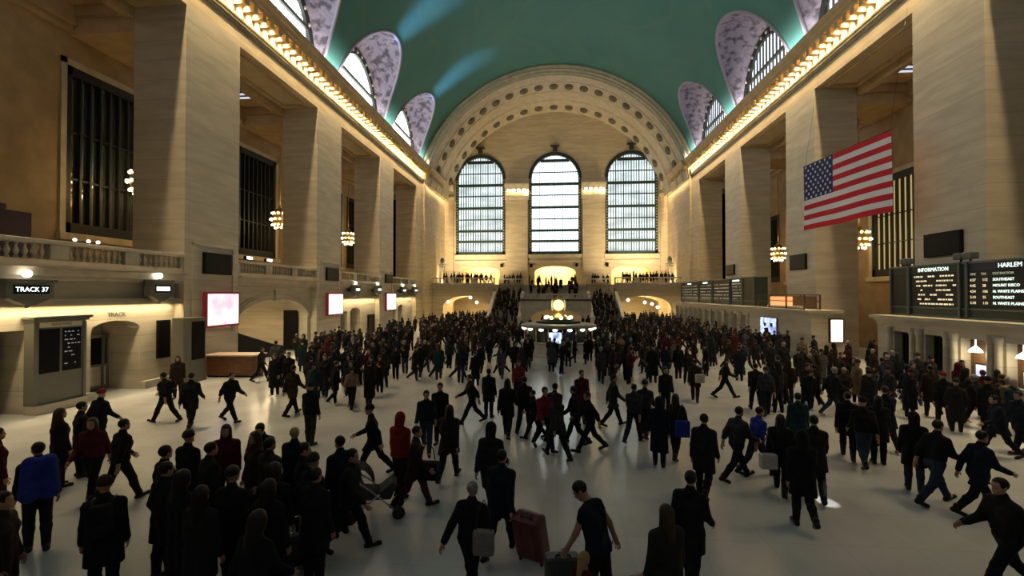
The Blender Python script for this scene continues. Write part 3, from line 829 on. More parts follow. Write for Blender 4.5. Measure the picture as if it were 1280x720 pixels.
def person(px, py, pose, rz, label, coat='black', cut='jacket', legs='black', hair='short', haircol='hair_dark', skin='skin_a', h=1.72, group=None, near=True, pos=None, vest=False, pack=None, coatname=None):
    """px,py: where the feet touch the floor as seen from the eye point; resolved to a real spot on the floor"""
    x, y = pos[:2] if pos else spot(px, py)
    z = pos[2] if pos else 0
    res = .018 if near else .03
    if near:
        b = link('person', pmesh(pose, 'body', None, res), None, (x, y, z)); setmat(b, skin)
        def part(nm, me, m):
            c = link(nm, me, b); setmat(c, m); return c
        if vest: part('vest', pmesh(pose, 'vest', None, res), coat)
        else: part('coat', pmesh(pose, 'coat', cut, res), coat)
        part('trousers', pmesh(pose, 'trousers', None, res), legs)
        for sd in 'LR': part('shoe', pmesh(pose, 'shoe', sd, res), 'leather_black')
        hn = {'hat': 'hat', 'hood': 'hood'}.get(hair, 'hair'); part(hn, pmesh(pose, 'hair', hair, res), haircol)
    else:
        b = link('person', far_mesh(pose, cut, hair), None, (x, y, z))
        for i, m in enumerate((skin, coat, legs, haircol)):
            b.material_slots[i].link = 'OBJECT'; b.material_slots[i].material = MATS[m]
    s = h / 1.72; b.scale = (s, s, s); b.rotation_euler.z = R_(rz)
    tag(b, label, 'person', group)
    if pack:
        k = link('backpack', pmesh(pose, pack[2] if len(pack) > 2 else 'backpack', None, .02), None, (x, y, z)); k.scale = (s, s, s); k.rotation_euler.z = R_(rz); setmat(k, pack[0])
        tag(k, pack[1], 'backpack'); st = link('strap', pmesh(pose, 'strap'), k)
    return b
FAR = {}
def far_mesh(pose, cut, hair):
    key = (pose, cut, hair)
    if key in FAR: return FAR[key]
    J = PJ[pose]; vs, fs, mi = [], [], []
    for i, (part, var, hh) in enumerate((('body', None, .035), ('coat', cut, .04), ('trousers', None, .04), ('hair', hair, .03))):
        me = pmesh(pose, part, var, hh); o = len(vs)
        vs += [v.co[:] for v in me.vertices]; fs += [[j + o for j in p.vertices] for p in me.polygons]; mi += [i] * len(me.polygons)
    me = D.meshes.new('person'); me.from_pydata(vs, [], fs)
    for m in ('skin_a', 'cloth_black', 'cloth_black', 'hair_dark'): me.materials.append(MATS[m])
    me.polygons.foreach_set('material_index', mi); me.polygons.foreach_set('use_smooth', [True] * len(fs)); me.update()
    FAR[key] = me; return me
_yw, _pt = .0896, .0127
def ray(px, py):
    u, v = (px - 640) / F_PX, (360 - py) / F_PX
    F = np.array([-math.sin(_yw) * math.cos(_pt), math.cos(_yw) * math.cos(_pt), math.sin(_pt)]); Rr = np.array([math.cos(_yw), math.sin(_yw), 0]); U = np.cross(Rr, F)
    return F + Rr * u + U * v
def spot(px, py, z=0.):
    d = ray(px, py); t = (z - C) / d[2]; return (-.07 + d[0] * t, d[1] * t)
def at_y(px, py, Y):
    d = ray(px, py); t = Y / d[1]; return (-.07 + d[0] * t, C + d[2] * t)
def at_x(px, py, X):
    d = ray(px, py); t = (X + .07) / d[0]; return (d[1] * t, C + d[2] * t)
# ================================================================ materials for fittings
glow('screen_white', (1., .93, .96), 1.2); glow('screen_pink', (1., .55, .78), 1.2)
m, nt, b = nodes('screen_ad')                      # washed-out advertisement: white with a pink corner
tc = nt.nodes.new('ShaderNodeTexCoord'); n = nt.nodes.new('ShaderNodeTexNoise'); n.inputs['Scale'].default_value = 1.3
nt.links.new(tc.outputs['Object'], n.inputs['Vector']); r = nt.nodes.new('ShaderNodeValToRGB')
r.color_ramp.elements[0].position = .36; r.color_ramp.elements[0].color = (1, .50, .78, 1); r.color_ramp.elements[1].position = .52; r.color_ramp.elements[1].color = (1, .95, .97, 1)
nt.links.new(n.outputs['Fac'], r.inputs['Fac']); nt.links.new(r.outputs['Color'], b.inputs['Emission Color']); b.inputs['Emission Strength'].default_value = .62
m, nt, b = nodes('screen_blue')
tc = nt.nodes.new('ShaderNodeTexCoord'); n = nt.nodes.new('ShaderNodeTexNoise'); n.inputs['Scale'].default_value = 4
nt.links.new(tc.outputs['Object'], n.inputs['Vector']); r = nt.nodes.new('ShaderNodeValToRGB')
r.color_ramp.elements[0].position = .4; r.color_ramp.elements[0].color = (.05, .12, .45, 1); r.color_ramp.elements[1].position = .62; r.color_ramp.elements[1].color = (.75, .9, 1, 1)
nt.links.new(n.outputs['Fac'], r.inputs['Fac']); nt.links.new(r.outputs['Color'], b.inputs['Emission Color']); b.inputs['Emission Strength'].default_value = .9
glow('atm_blue', (.25, .38, 1.), .5); glow('board_text', (.80, 1., .86), 1.1, sample=False); glow('board_amber', (1., .80, .45), .55, sample=False)
glow('board_dim', (.55, .62, .45), .25, sample=False); glow('shade_white', (1., .97, .86), 2.2, sample=False); glow('sign_white', (.86, 1., .98), 1.6, sample=False)
glow('clock_opal', (1., .82, .34), 1.2, sample=False); glow('orange_glow', (1., .30, .04), .55, sample=False); glow('poster_white', (1., .96, .84), 1.6, sample=False)
glow('spot_white', (1., .95, .85), 6., sample=False)
plain('sign_grey', (.15, .145, .115), .5); plain('board_green', (.018, .038, .028), .45); plain('board_dark', (.007, .010, .009), .4); plain('board_blue', (.012, .018, .05), .45)
plain('steel_grey', (.12, .135, .13), .45, .2); plain('brass', (.62, .42, .13), .3, .9); plain('red_frame', (.45, .03, .06), .5); plain('grey_frame', (.16, .13, .13), .5)
noisy('desk_wood', (.10, .038, .014), (.16, .065, .024), 3, .4, (1, 1, 6)); noisy('door_wood', (.10, .05, .022), (.15, .08, .035), 3, .5, (1, 1, 6))
plain('desk_top', (.55, .42, .34), .35); plain('cream', (.62, .56, .44), .6); plain('booth_metal', (.20, .19, .16), .4, .4); plain('maroon_box', (.035, .010, .012), .6)
noisy('stair_stone', (.36, .33, .28), (.44, .41, .35), 2); noisy('stair_pale', (.55, .52, .46), (.63, .60, .53), 2)
plain('flag_red', (.66, .016, .030), .8); plain('flag_white', (.90, .87, .88), .8); plain('flag_blue', (.020, .034, .14), .8); plain('cord_dark', (.02, .02, .02), .6)
plain('case_red', (.115, .012, .016), .38); plain('case_dark', (.03, .03, .038), .4); plain('wheel_black', (.008, .008, .008), .5); plain('alu', (.45, .45, .46), .3, .8)
plain('glass_clear', (.5, .55, .5), .05, spec=.6)
PX = lambda px, py, X: at_x(px, py, X)

def wrect(x0, y0, x1, y1, X):
    """where a rectangle seen on the wall plane X really is: (Ya,Yb,za,zb), Ya<Yb"""
    a, b_ = at_x(x0, (y0 + y1) / 2, X), at_x(x1, (y0 + y1) / 2, X)
    Ya, Yb = sorted((a[0], b_[0]))
    xm = (x0 + x1) / 2
    return Ya, Yb, at_x(xm, y1, X)[1], at_x(xm, y0, X)[1]

# ---------------------------------------------------------------- left balcony: slab, balustrades
mb = MB(); fl_ = lambda y, d, z: (-(W + d), y, z)
prev = -10
for a, b_ in BAYS + [(60.05, 63.1)]:
    if b_ > 62: continue
    wall_panel(mb, fl_, a + .01, b_ - .01, 4.95, 5.25, -.02, 2.8, []); wall_panel(mb, fl_, a + .01, b_ - .01, 5.25, 5.35, -.22, 2.8, [])
    wall_panel(mb, fl_, a + .01, b_ - .01, 4.8, 4.95, .15, 1, [])
wall_panel(mb, fl_, -10, 62, 5.0, 5.35, 2.8, XB, [])
o = struct(mb, 'floor_balcony_left', ['balustrade_stone'])
mbB = MB(); mbB.lathe([(.075, 0), (.075, .06), (.045, .08), (.05, .12), (.085, .2), (.09, .26), (.05, .38), (.04, .44), (.06, .47), (.06, .53)], 8)
BAL = mbB.mesh('baluster', ['balustrade_stone'])
def balustrade(loc, rz, L, posts, label, group, h=.92, step=.25):
    """local u along +Y, balusters between solid posts"""
    t = thing('balustrade', label, 'balustrade', loc, rz, group)
    MB().bbox(-.2, .2, 0, L, 0, .2, .02).obj('plinth', 'balustrade_stone', t)
    MB().bbox(-.21, .21, 0, L, h - .17, h, .03).obj('handrail', 'balustrade_stone', t)
    ps = [0] + posts + [L]; pm = None
    for i in range(len(ps) - 1):
        a, b_ = ps[i] + (.35 if i else .2), ps[i + 1] - (.35 if i < len(ps) - 2 else .2)
        if i: MB().bbox(-.17, .17, ps[i] - .33, ps[i] + .33, .2, h - .17, .02).obj('post', 'balustrade_stone', t)
        n = max(1, int((b_ - a) / step))
        for k in range(n):
            q = link('baluster', BAL, t, (0, a + (b_ - a) * (k + .5) / n, .2)); q.scale.z = (h - .37) / .53
    for e in (0.1, L - .1): MB().bbox(-.17, .17, e - .1, e + .1, .2, h - .17, .02).obj('post', 'balustrade_stone', t)
    return t
nmB = ['', 'pale stone balustrade above the big departure board and track arch', 'pale stone balustrade above the wide ramp arch', 'pale stone balustrade above two track signs, between the two farther left screens', 'pale stone balustrade in the farthest bay of the left balcony']
for i, (a, b_) in enumerate(BAYS):
    if i == 0: continue
    L = b_ - a - .02
    balustrade((-(W + .2), a + .01, 5.35), 0, L, [L * .36, L * .69] if i == 1 else [L / 3, 2 * L / 3], nmB[i], 'balustrades along the left balcony', step=.25 if i < 3 else .42)

# ---------------------------------------------------------------- lower left wall with track entrances
XL = W + .5
def lw(y, d, z): return (-(XL + d), y, z)
low_ops = {1: [(13.0, 14.85, 0, 3.0, 0), (17.15, 19.4, .0, 2.75, .4)], 2: [(25.75, 33.7, 0, 2.6, 1.35)], 3: [(39.0, 40.6, 0, 2.7, .0), (41.2, 43.4, 0, 2.6, .4)], 4: [(52.0, 53.6, 0, 2.7, 0), (54.3, 56.2, 0, 2.6, .4)]}
mb = MB()
for i in (1, 2, 3, 4):
    a, b_ = BAYS[i]
    wall_panel(mb, lw, a, b_, 0, 4.8, 0, .6, low_ops[i])
    for q in low_ops[i]:                          # side and back faces of each recess
        if i == 2: continue
        dp = 1.9
        wall_panel(mb, lw, q[0] - .3, q[0], 0, 3.6, .6, dp, []); wall_panel(mb, lw, q[1], q[1] + .3, 0, 3.6, .6, dp, [])
        wall_panel(mb, lw, q[0] - .3, q[1] + .3, 3.3, 3.6, .6, dp, []); wall_panel(mb, lw, q[0] - .3, q[1] + .3, 0, 3.6, dp, dp + .2, [])
# recess of the wide ramp arch: barrel vault going back
wall_panel(mb, lw, 25.35, 25.75, 0, 4.8, .6, 8, []); wall_panel(mb, lw, 33.7, 34.1, 0, 4.8, .6, 8, []); wall_panel(mb, lw, 25.35, 34.1, 0, 4.8, 8, 8.3, [])
for q in range(14):
    t0, t1 = PI * q / 14, PI * (q + 1) / 14; c, h = 29.725, 3.975
    p = [(c - h * math.cos(t), 2.6 + 1.35 * math.sin(t)) for t in (t0, t1)]
    mb.add([lw(p[0][0], .6, p[0][1]), lw(p[1][0], .6, p[1][1]), lw(p[1][0], 8, p[1][1]), lw(p[0][0], 8, p[0][1])], [(0, 1, 2, 3)])
struct(mb, 'wall_left_lower', ['low_stone'])
mb = MB()
for i in (1, 2, 3, 4):
    a, b_ = BAYS[i]; cur = a
    for q in low_ops[i]: wall_panel(mb, lw, cur, q[0], 0, .32, -.3, 0, []); cur = q[1]
    wall_panel(mb, lw, cur, b_, 0, .32, -.3, 0, [])
struct(mb, 'baseboard_left', ['low_stone'])
mb = MB()                                          # added ledge and lip, hiding the track-front downlights and limiting their spread
for i in (1, 3, 4):
    a, b_ = BAYS[i]
    wall_panel(mb, lw, a + .02, b_ - .02, 3.98, 4.08, -.34, 0, []); wall_panel(mb, lw, a + .02, b_ - .02, 3.84, 4.0, -.36, -.31, [])
struct(mb, 'trim_ledge_left', ['low_stone'])
mb = MB()                                          # archivolt and keystone round the ramp arch
for q in range(20):
    t0, t1 = PI * q / 20, PI * (q + 1) / 20; c = 29.725
    f = lambda h, r, t: (c - h * math.cos(t), 2.6 + r * math.sin(t))
    mb.prism([f(4.2, 1.6, t0), f(4.2, 1.6, t1), f(3.975, 1.35, t1), f(3.975, 1.35, t0)], lambda a, b_, d: lw(a, d, b_), -.08, .1)
    mb.prism([f(4.42, 1.82, t0), f(4.42, 1.82, t1), f(4.3, 1.7, t1), f(4.3, 1.7, t0)], lambda a, b_, d: lw(a, d, b_), -.06, .1)
wall_panel(mb, lw, 29.4, 30.05, 3.85, 4.55, -.18, .1, [])
struct(mb, 'trim_ramp_arch', ['low_stone'])
# ramp parapets inside the arch
t = thing('ramp_parapet', 'dark sloping ramp parapet inside the wide arch of the left wall', 'parapet', (-19.2, 25.9, 0))
mb = MB(); mb.prism([(0, 0), (0, 2.45), (1.2, 1.75), (4.6, .75), (6.0, .45), (6.0, 0)], lambda a, b_, d: (-d, a, b_), .2, .6); mb.obj('wall_panel', 'black', t)
MB().tube([(-.4, 0, 2.5), (-.4, 1.2, 1.8), (-.4, 4.6, .8), (-.4, 6.0, .5)], .06, 8).obj('handrail', 'dark_bronze', t)
# inner gates of the track entrances
def gate(y0, y1, dp, z1, label):
    t = thing('track_gate', label, 'gate', (-(XL + dp), (y0 + y1) / 2, 0)); h = (y1 - y0) / 2
    fr = MB()
    for y in (-h, -h * .52, h * .72, h - .08): fr.box(-.06, .08, y, y + .08, 0, z1)
    fr.box(-.06, .08, -h, h, z1 - .1, z1); fr.box(-.05, .07, -h, h, 1.05, 1.13); fr.box(-.05, .07, -h, h, .1, .2)
    fr.obj('frame', 'sign_grey', t)
    MB().box(-.03, .03, -h * .5, h * .7, 1.15, z1 - .12).obj('dark_panel', 'panel_black', t); MB().box(-.04, .02, -h, h, .2, 1.05).obj('lower_panel', 'low_stone', t)
gate(17.15, 19.4, 1.6, 2.45, 'grey gate with a dark notice panel inside the arched track entrance beside the departure board')
gate(41.2, 43.4, 1.6, 2.3, 'grey gate in the arched entrance under the second pair of track signs')
gate(54.3, 56.2, 1.6, 2.3, 'grey gate in the farthest arched track entrance on the left')
for yy, lb in ((13.9, 'dark doorway door at the left edge beside the departure board'), (39.8, 'tall dark door right of the second lit screen on the left wall'), (52.8, 'tall dark door right of the farthest lit screen on the left wall')):
    t = thing('track_door', lb, 'door', (-(XL + .9), yy, 0))
    MB().bbox(-.04, .04, -.78, .78, 0, 2.65, .01).obj('door_leaf', 'door_dark' if yy > 20 else 'door_wood', t); MB().box(-.02, .06, -.8, -.72, 0, 2.68).box(-.02, .06, .72, .8, 0, 2.68).box(-.02, .06, -.8, .8, 2.6, 2.68).obj('frame', 'sign_grey', t)
    MB().tube([(.07, .5, .95), (.1, .5, 1.0), (.1, .5, 1.2), (.07, .5, 1.25)], .018, 6).obj('handle', 'brass', t)
# raised lettering over the entrance arch
t = thing('arch_lettering', 'dark raised lettering over the arched track entrance beside the departure board', 'lettering', (-(XL - .02), 18.25, 3.42))
text('letters', 'TRACK', .26, 'sign_grey', t, (.0, 0, 0), (PI / 2, 0, PI / 2), 'CENTER', .01)

# departure board cabinet
t = thing('departure_board', 'grey departure cabinet with two dark screens against the left wall', 'departure board', (-(XL - .23), 15.68, 0)); t.scale = (1, .93, 1)
c = MB(); c.bbox(-.16, .16, -.98, .98, .3, 3.3, .03); c.bbox(-.2, .2, -1.0, -.86, .3, 3.25, .02); c.bbox(-.2, .2, .86, 1.0, .3, 3.25, .02); c.obj('cabinet', 'sign_grey', t)
c = MB(); c.bbox(-.2, .26, -1.05, 1.05, 3.28, 3.38, .02); c.bbox(-.2, .34, -1.12, 1.12, 3.38, 3.48, .02); c.obj('cornice', 'sign_grey', t)
MB().box(.16, .19, -.8, .8, 3.08, 3.26).obj('header', 'cream', t)
text('letters', 'DEPARTURES', .13, 'sign_grey', t, (.195, 0, 3.17), (PI / 2, 0, PI / 2), 'CENTER')
for y0, y1, q in ((-.78, -.06, 0), (.06, .78, 1)):
    sc = MB().box(.16, .185, y0, y1, 1.42, 3.02).obj('screen', 'panel_black', t)
    if q:
        d_ = MB()
        for k in range(9):
            yy = y0 + .06
            while yy < y1 - .1:
                w_ = random.uniform(.04, .14)
                if random.random() < .45: d_.box(.186, .189, yy, min(y1 - .05, yy + w_), 2.9 - k * .15 - .04, 2.9 - k * .15)
                yy += w_ + .05
        glow('screen_faint', (.25, .42, .6), .12, sample=False); d_.obj('lettering', 'screen_faint', sc)
MB().bbox(-.2, .3, -1.0, 1.0, 0, .3, .02).obj('plinth', 'low_stone', t)

# track signs with globe lamps
def track_sign(px, py, w, h, label, body, group=None):
    Y, z = at_x(px, py, -(XL - .3)); t = thing('track_sign', label, 'track sign', (-(XL - .65), Y, z), 0, group)
    c = MB(); c.bbox(-.2, .2, -w / 2, w / 2, -h / 2, h / 2, .04); c.bbox(-.18, .24, -w / 2 - .06, w / 2 + .06, h / 2 - .06, h / 2 + .05, .02)
    c.prism([(-w * .42, -h / 2), (w * .42, -h / 2), (w * .12, -h / 2 - .22), (-w * .12, -h / 2 - .22)], lambda a, b_, d: (d, a, b_), -.12, .16); c.ball((0, 0, -h / 2 - .25), .08, 8, 5)
    c.bbox(-.66, -.18, -.12, .12, -.2, .1, .02)
    c.obj('housing', 'sign_grey', t)
    f = MB().box(.2, .215, -w * .37, w * .37, -h * .24, h * .24).obj('face', 'panel_black', t)
    if body: text('letters', body, h * .36, 'sign_white', t, (.222, 0, 0), (PI / 2, 0, PI / 2), 'CENTER')
    else: MB().bbox(.21, .23, -w * .31, w * .31, -h * .13, h * .13, .008).obj('light_bar', 'sign_white', t)
    MB().tube([(0, 0, h / 2), (0, 0, h / 2 + .12)], .04, 8).obj('lamp_stem', 'bronze', t); MB().ball((0, 0, h / 2 + .24), .14, 12, 8).obj('lamp_globe', 'globe_glow', t)
track_sign(22, 362, 1.5, .62, 'lit track sign with a globe lamp at the left edge, above the departure board', 'TRACK 37')
track_sign(190, 361, 1.15, .72, 'lit track sign with a globe lamp above the black poster case', None)
track_sign(440, 362, 1.3, .72, 'lit track sign with globe lamp right of the second bright screen', None)
track_sign(468, 362, 1.3, .72, 'lit track sign with globe lamp just before the third bright screen', None)
track_sign(500, 363, 1.5, .75, 'lit track sign with globe lamp right of the third bright screen', None)
track_sign(515, 363, 1.5, .75, 'farthest lit track sign with globe lamp on the left wall', None)

# flat cases, screens and panels on piers
def panel(name, label, cat, rect, X, face, frame, thick=.14, rim=.06, group=None, inner=None):
    Ya, Yb, za, zb = wrect(*rect, X); s = -1 if X < 0 else 1; w, h = Yb - Ya, zb - za
    t = thing(name, label, cat, (X, (Ya + Yb) / 2, za), 0, group)
    MB().bbox(0, -s * thick, -w / 2, w / 2, 0, h, .015).obj('case', frame, t)
    MB().box(-s * thick, -s * (thick + .012), -w / 2 + rim, w / 2 - rim, rim, h - rim).obj('face', face, t)
    if inner: inner(t, s, w, h, thick)
    return t
panel('lit_screen', 'large bright pink and white screen in a red frame on the nearest left pier', 'screen', (253, 365, 295, 408), -W, 'screen_ad', 'red_frame', .22, .1)
panel('lit_screen', 'bright white screen on the second left pier, below a black panel', 'screen', (407, 366, 426, 394), -W, 'screen_white', 'red_frame', .22, .12)
panel('lit_screen', 'bright white screen on the third left pier, smallest of the left screens', 'screen', (481, 366, 493, 388), -W, 'screen_white', 'red_frame', .22, .12)
panel('wall_panel', 'black rectangular panel above the pink screen on the nearest left pier', 'panel', (253, 317, 287, 343), -W, 'panel_black', 'black')
panel('wall_panel', 'black panel above the white screen on the second left pier', 'panel', (407, 335, 422, 351), -W, 'panel_black', 'black')
panel('wall_panel', 'small black panel above the farthest left screen', 'panel', (481, 343, 490, 354), -W, 'panel_black', 'black')
panel('poster_case', 'tall black poster case right of the arched track entrance', 'poster case', (195, 400, 210, 447), -XL, 'panel_black', 'black')
panel('poster_case', 'tall black poster case on the wall before the farthest left screen', 'poster case', (459, 393, 467, 416), -XL, 'panel_black', 'black')
panel('wall_panel', 'large black panel high on the nearest right pier above the departure board', 'panel', (1158, 290, 1205, 320), W, 'panel_black', 'black')
panel('wall_panel', 'black panel on the right pier below the flag corner', 'panel', (989, 318, 1009, 337), W, 'panel_black', 'black')
panel('wall_panel', 'small black panel on the far right pier above the long board', 'panel', (909, 331, 919, 344), W, 'panel_black', 'black')
t = thing('poster_case', 'tall black panel standing inside the wide ramp arch', 'poster case', (-20.0, 33.55, 0)); Y0 = 0
MB().bbox(-.55, .55, -.12, .1, .1, 3.1, .02).obj('case', 'black', t); MB().box(-.48, .48, -.13, -.12, .3, 2.95).obj('face', 'panel_black', t); MB().bbox(-.6, .6, -.2, .14, 0, .12, .02).obj('foot', 'dark_bronze', t)
t = thing('information_pillar', 'grey information pillar with a black face beside the nearest left pier', 'information pillar', (-17.75, 21.0, 0))
MB().bbox(-.3, .3, -.7, .7, 0, 3.15, .03).bbox(-.34, .34, -.75, .75, 0, .2, .02).obj('body', 'sign_grey', t); MB().box(.3, .315, -.2, .62, 1.1, 2.95).obj('face', 'panel_black', t)
# moulded frame round the pier screens
for i, (a, b_) in enumerate(PIERS[2:]):
    mb = MB()
    for q0, q1, z0, z1 in ((a + .45, a + .55, 2.2, 6.9), (b_ - .55, b_ - .45, 2.2, 6.9), (a + .45, b_ - .45, 6.8, 6.9), (a + .45, b_ - .45, 2.2, 2.3)): mb.box(-W, -W + .06, q0, q1, z0, z1)
    struct(mb, 'trim_pier', ['pier_stone'])

# reception desk
t = thing('reception_desk', 'brown wooden reception desk with a pale lit top in front of the nearest left pier', 'desk', (-16.7, 22.9, 0), R_(3))
MB().bbox(-1.25, 1.25, -.5, .5, .08, 1.08, .03).obj('body', 'desk_wood', t); MB().bbox(-1.35, 1.35, -.58, .58, 1.08, 1.16, .02).obj('top', 'desk_top', t); MB().box(-1.2, 1.2, -.45, .45, 0, .08).obj('plinth', 'black', t)
for k in range(3): MB().bbox(-1.15 + k * .8, -.45 + k * .8, -.52, -.5, .2, .98, .008).obj('front_panel', 'desk_wood', t)
MB().bbox(-1.8, -1.25, -.4, .4, .85, .93, .02).box(-1.75, -1.7, -.35, .35, 0, .85).obj('side_shelf', 'desk_top', t)
t = thing('storage_box', 'dark maroon box standing on the left balcony at the edge of the photo', 'box', (-20.6, 14.55, 5.35))
MB().bbox(-.9, .9, -1.5, 1.15, 0, 2.0, .03).obj('body', 'maroon_box', t); MB().bbox(-.95, .95, -1.55, .3, 2.0, 2.2, .03).obj('lid', 'maroon_box', t)

# small floodlights on the ledge of the left balcony
for px, py in ((95, 299), (112, 302), (124, 302)):
    Y, z = at_x(px, py, -(W + .15)); t = thing('spotlight', 'small bright spotlight on the handrail above the departure board', 'spotlight', (-(W + .2), Y, 6.27), 0, 'spotlights on the near handrail')
    MB().tube([(0, 0, 0), (0, 0, .08)], .02, 6).obj('stand', 'black', t); MB().ball((0, 0, .12), .06, 8, 6).obj('lens', 'spot_white', t)
for px, lb in ((312, 'bright white spotlight at the left end of the handrail over the ramp arch'), (337, 'bright white spotlight midway on the handrail over the ramp arch')):
    Y, z = at_x(px, 325, -(W + .1)); t = thing('spotlight', lb, 'spotlight', (-(W + .2), Y, 6.27))
    MB().tube([(0, 0, 0), (0, 0, .12)], .03, 6).bbox(-.1, .1, -.28, .28, .1, .3, .02).obj('housing', 'black', t); MB().box(.1, .115, -.24, .24, .13, .27).obj('lens', 'spot_white', t)

# ---------------------------------------------------------------- chandeliers in the aisles
def chandelier(loc, label, top, sc=1.):
    t = thing('chandelier', label, 'chandelier', loc); t.scale = (sc, sc, sc)
    MB().tube([(0, 0, .95), (0, 0, (top - loc[2]) / sc)], .035, 8).lathe([(.1, .9), (.16, .95), (.05, 1.1)], 10).obj('stem', 'brass', t)
    fr = MB(); fr.lathe([(.05, -.95), (.3, -.85), (.52, -.55), (.62, -.1), (.58, .3), (.4, .65), (.12, .92)], 14)
    for z, r in ((-.62, .56), (-.1, .72), (.42, .6)): fr.tube([(r * math.cos(2 * PI * q / 20), r * math.sin(2 * PI * q / 20), z) for q in range(20)], .03, 6, close=True)
    fr.obj('frame', 'brass', t)
    bm_ = MB().ball((0, 0, 0), .085, 8, 6).mesh('bulb', ['warm_bulb'])
    for z, r, n in ((-.78, .38, 8), (-.56, .58, 10), (-.1, .72, 12), (.42, .6, 10)):
        for q in range(n): link('bulb', bm_, t, (r * math.cos(2 * PI * q / n), r * math.sin(2 * PI * q / n), z))
    point('chandelier_lamp', (loc[0] + (1.0 if loc[0] < 0 else -1.0), loc[1], loc[2] - 1.1), CH_W, (1., .45, .11), .5)
CH_W = 30
for Y, lb in ((10.8, None), (23.75, 'glowing chandelier hidden behind the nearest left pier, mirrored in the dark window'), (36.7, 'glowing chandelier peeking out behind the second left pier'), (49.6, 'glowing round chandelier hanging by the third left pier'), (62.5, None)):
    if lb: chandelier((-22.9, Y, 10.6), lb, 18.8)
    else: point('chandelier_lamp', (-22.0, Y, 9.5), CH_W, (1., .45, .11), .5)
for Y, lb in ((10.8, None), (23.75, None), (36.9, 'glowing chandelier mostly hidden behind the right pier below the flag'), (49.5, 'glowing round chandelier above the orange lit case on the right'), (62.5, None)):
    if lb: chandelier((22.9, Y, 8.5), lb, 18.8)
    else: point('chandelier_lamp', (22.0, Y, 7.5), CH_W, (1., .45, .11), .5)

# ---------------------------------------------------------------- lamps under the cornice
bulb = MB().ball((0, 0, 0), (.15, .15, .13), 8, 6).mesh('light_bulb', ['warm_bulb'])
for s, nm in ((-1, 'left'), (1, 'right')):
    for i in range(92):
        y = 1.6 + .8 * i
        off = .3 if y > 63.1 else 0
        if y > 75: break
        o = link('light_bulb', bulb, None, (s * (W - off - .5), y, 21.17)); tag(o, 'glowing bulb in the lit row under the cornice of the %s wall' % nm, 'light bulb', 'bulbs under the %s cornice' % nm)
for x0, n in ((-7.95, 4), (4.45, 4)):
    for i in range(n):
        o = link('light_bulb', bulb, None, (x0 + .68 + .8 * i, YF - .85, 21.19)); o.scale = (1.5, 1.5, 1.3); tag(o, 'glowing bulb under a pilaster capital between the far windows', 'light bulb', 'bulbs under the far capitals')

# ---------------------------------------------------------------- far balcony and stairs
mb = MB()
for x0, x1 in ((-18.3, -8.6), (8.6, 18.3)):
    mb.box(x0, x1, 67.0, YF, 5.3, 5.7); mb.box(x0, x1, 66.8, 67.0, 5.5, 5.7); mb.box(x0, x1, 66.95, 67.05, 5.0, 5.3)
mb.box(-8.6, -4.5, 72, YF, 5.3, 5.7); mb.box(4.9, 8.6, 72, YF, 5.3, 5.7); mb.box(-4.5, 4.9, 72, YF, 5.3, 5.7)
struct(mb, 'floor_balcony_far', ['balustrade_stone'])
mb = MB(); ff = lambda x, d, z: (x, 67.3 + d, z)
wall_panel(mb, ff, -18.3, -8.6, 0, 5.3, 0, .6, [(-16.4, -9.4, 0, 2.4, 1.6)]); wall_panel(mb, ff, 8.6, 18.3, 0, 5.3, 0, .6, [(9.2, 16.6, 0, 2.4, 1.6)])
mb.box(-8.9, -8.6, 67.3, 75.5, 0, 5.3); mb.box(8.6, 8.9, 67.3, 75.5, 0, 5.3); mb.box(-8.6, 8.6, 72.2, 72.5, 0, 5.3)
struct(mb, 'wall_far_lower', ['wall_stone'])
# staircase: central block with landing, two flights down to the floor, one up to the balcony
mb = MB(); fs_ = lambda x, d, z: (x, 60 + d, z)
wall_panel(mb, fs_, -4.4, 4.8, 0, 3.6, 0, .5, [(-2.9, 3.5, 0, 1.15, 1.15)])
mb.box(-4.4, -4.0, 60.5, 70, 0, 3.4); mb.box(4.4, 4.8, 60.5, 70, 0, 3.4); mb.box(-8.6, 8.6, 66, 70, 3.3, 3.6); mb.box(-4.4, 4.8, 60, 66, 3.4, 3.6)
struct(mb, 'wall_stair_block', ['stair_stone'])
mb = MB()
for x0, x1 in ((-8.4, -4.4), (4.8, 8.6)):
    for k in range(22): mb.box(x0, x1, 59 + k * .318, 66.0, k * .1636, (k + 1) * .1636)
for k in range(13): mb.box(-4.4, 4.8, 68 + k * .31, 72, 3.6 + k * .1615, 3.6 + (k + 1) * .1615)
struct(mb, 'floor_stairs', ['stair_stone'])
def slope_rail(x, label):
    t = thing('stair_balustrade', label, 'balustrade', (x, 58.8, 0))
    mb = MB(); mb.prism([(0, 0), (0, 1.15), (7.2, 4.5), (7.2, 3.5)], lambda a, b_, d: (d, a, b_), -.12, .12); mb.obj('panel', 'stair_pale', t)
    mb = MB(); mb.prism([(-.1, 1.1), (-.1, 1.25), (7.2, 4.66), (7.2, 4.5)], lambda a, b_, d: (d, a, b_), -.2, .2); mb.obj('handrail', 'stair_pale', t)
    MB().bbox(-.28, .28, -.45, .05, 0, 1.35, .03).bbox(-.33, .33, -.5, .1, 1.35, 1.45, .02).obj('newel_post', 'stair_pale', t)
for x, lb in ((-8.5, 'outer sloping balustrade of the left stair flight'), (-4.45, 'sloping balustrade of the left flight beside the clock'), (4.85, 'sloping balustrade of the right flight beside the clock'), (8.7, 'outer sloping balustrade of the right stair flight')): slope_rail(x, lb)
t = balustrade((4.8, 59.95, 3.6), PI / 2, 9.2, [3.0, 6.2], 'straight balustrade of the stair landing behind the clock', None, .72, .45)
balustrade((-8.6, 66.95, 5.7), PI / 2, 9.6, [3.2, 6.4], 'left half of the far balcony balustrade, lined with people', None, 1.0, .5)
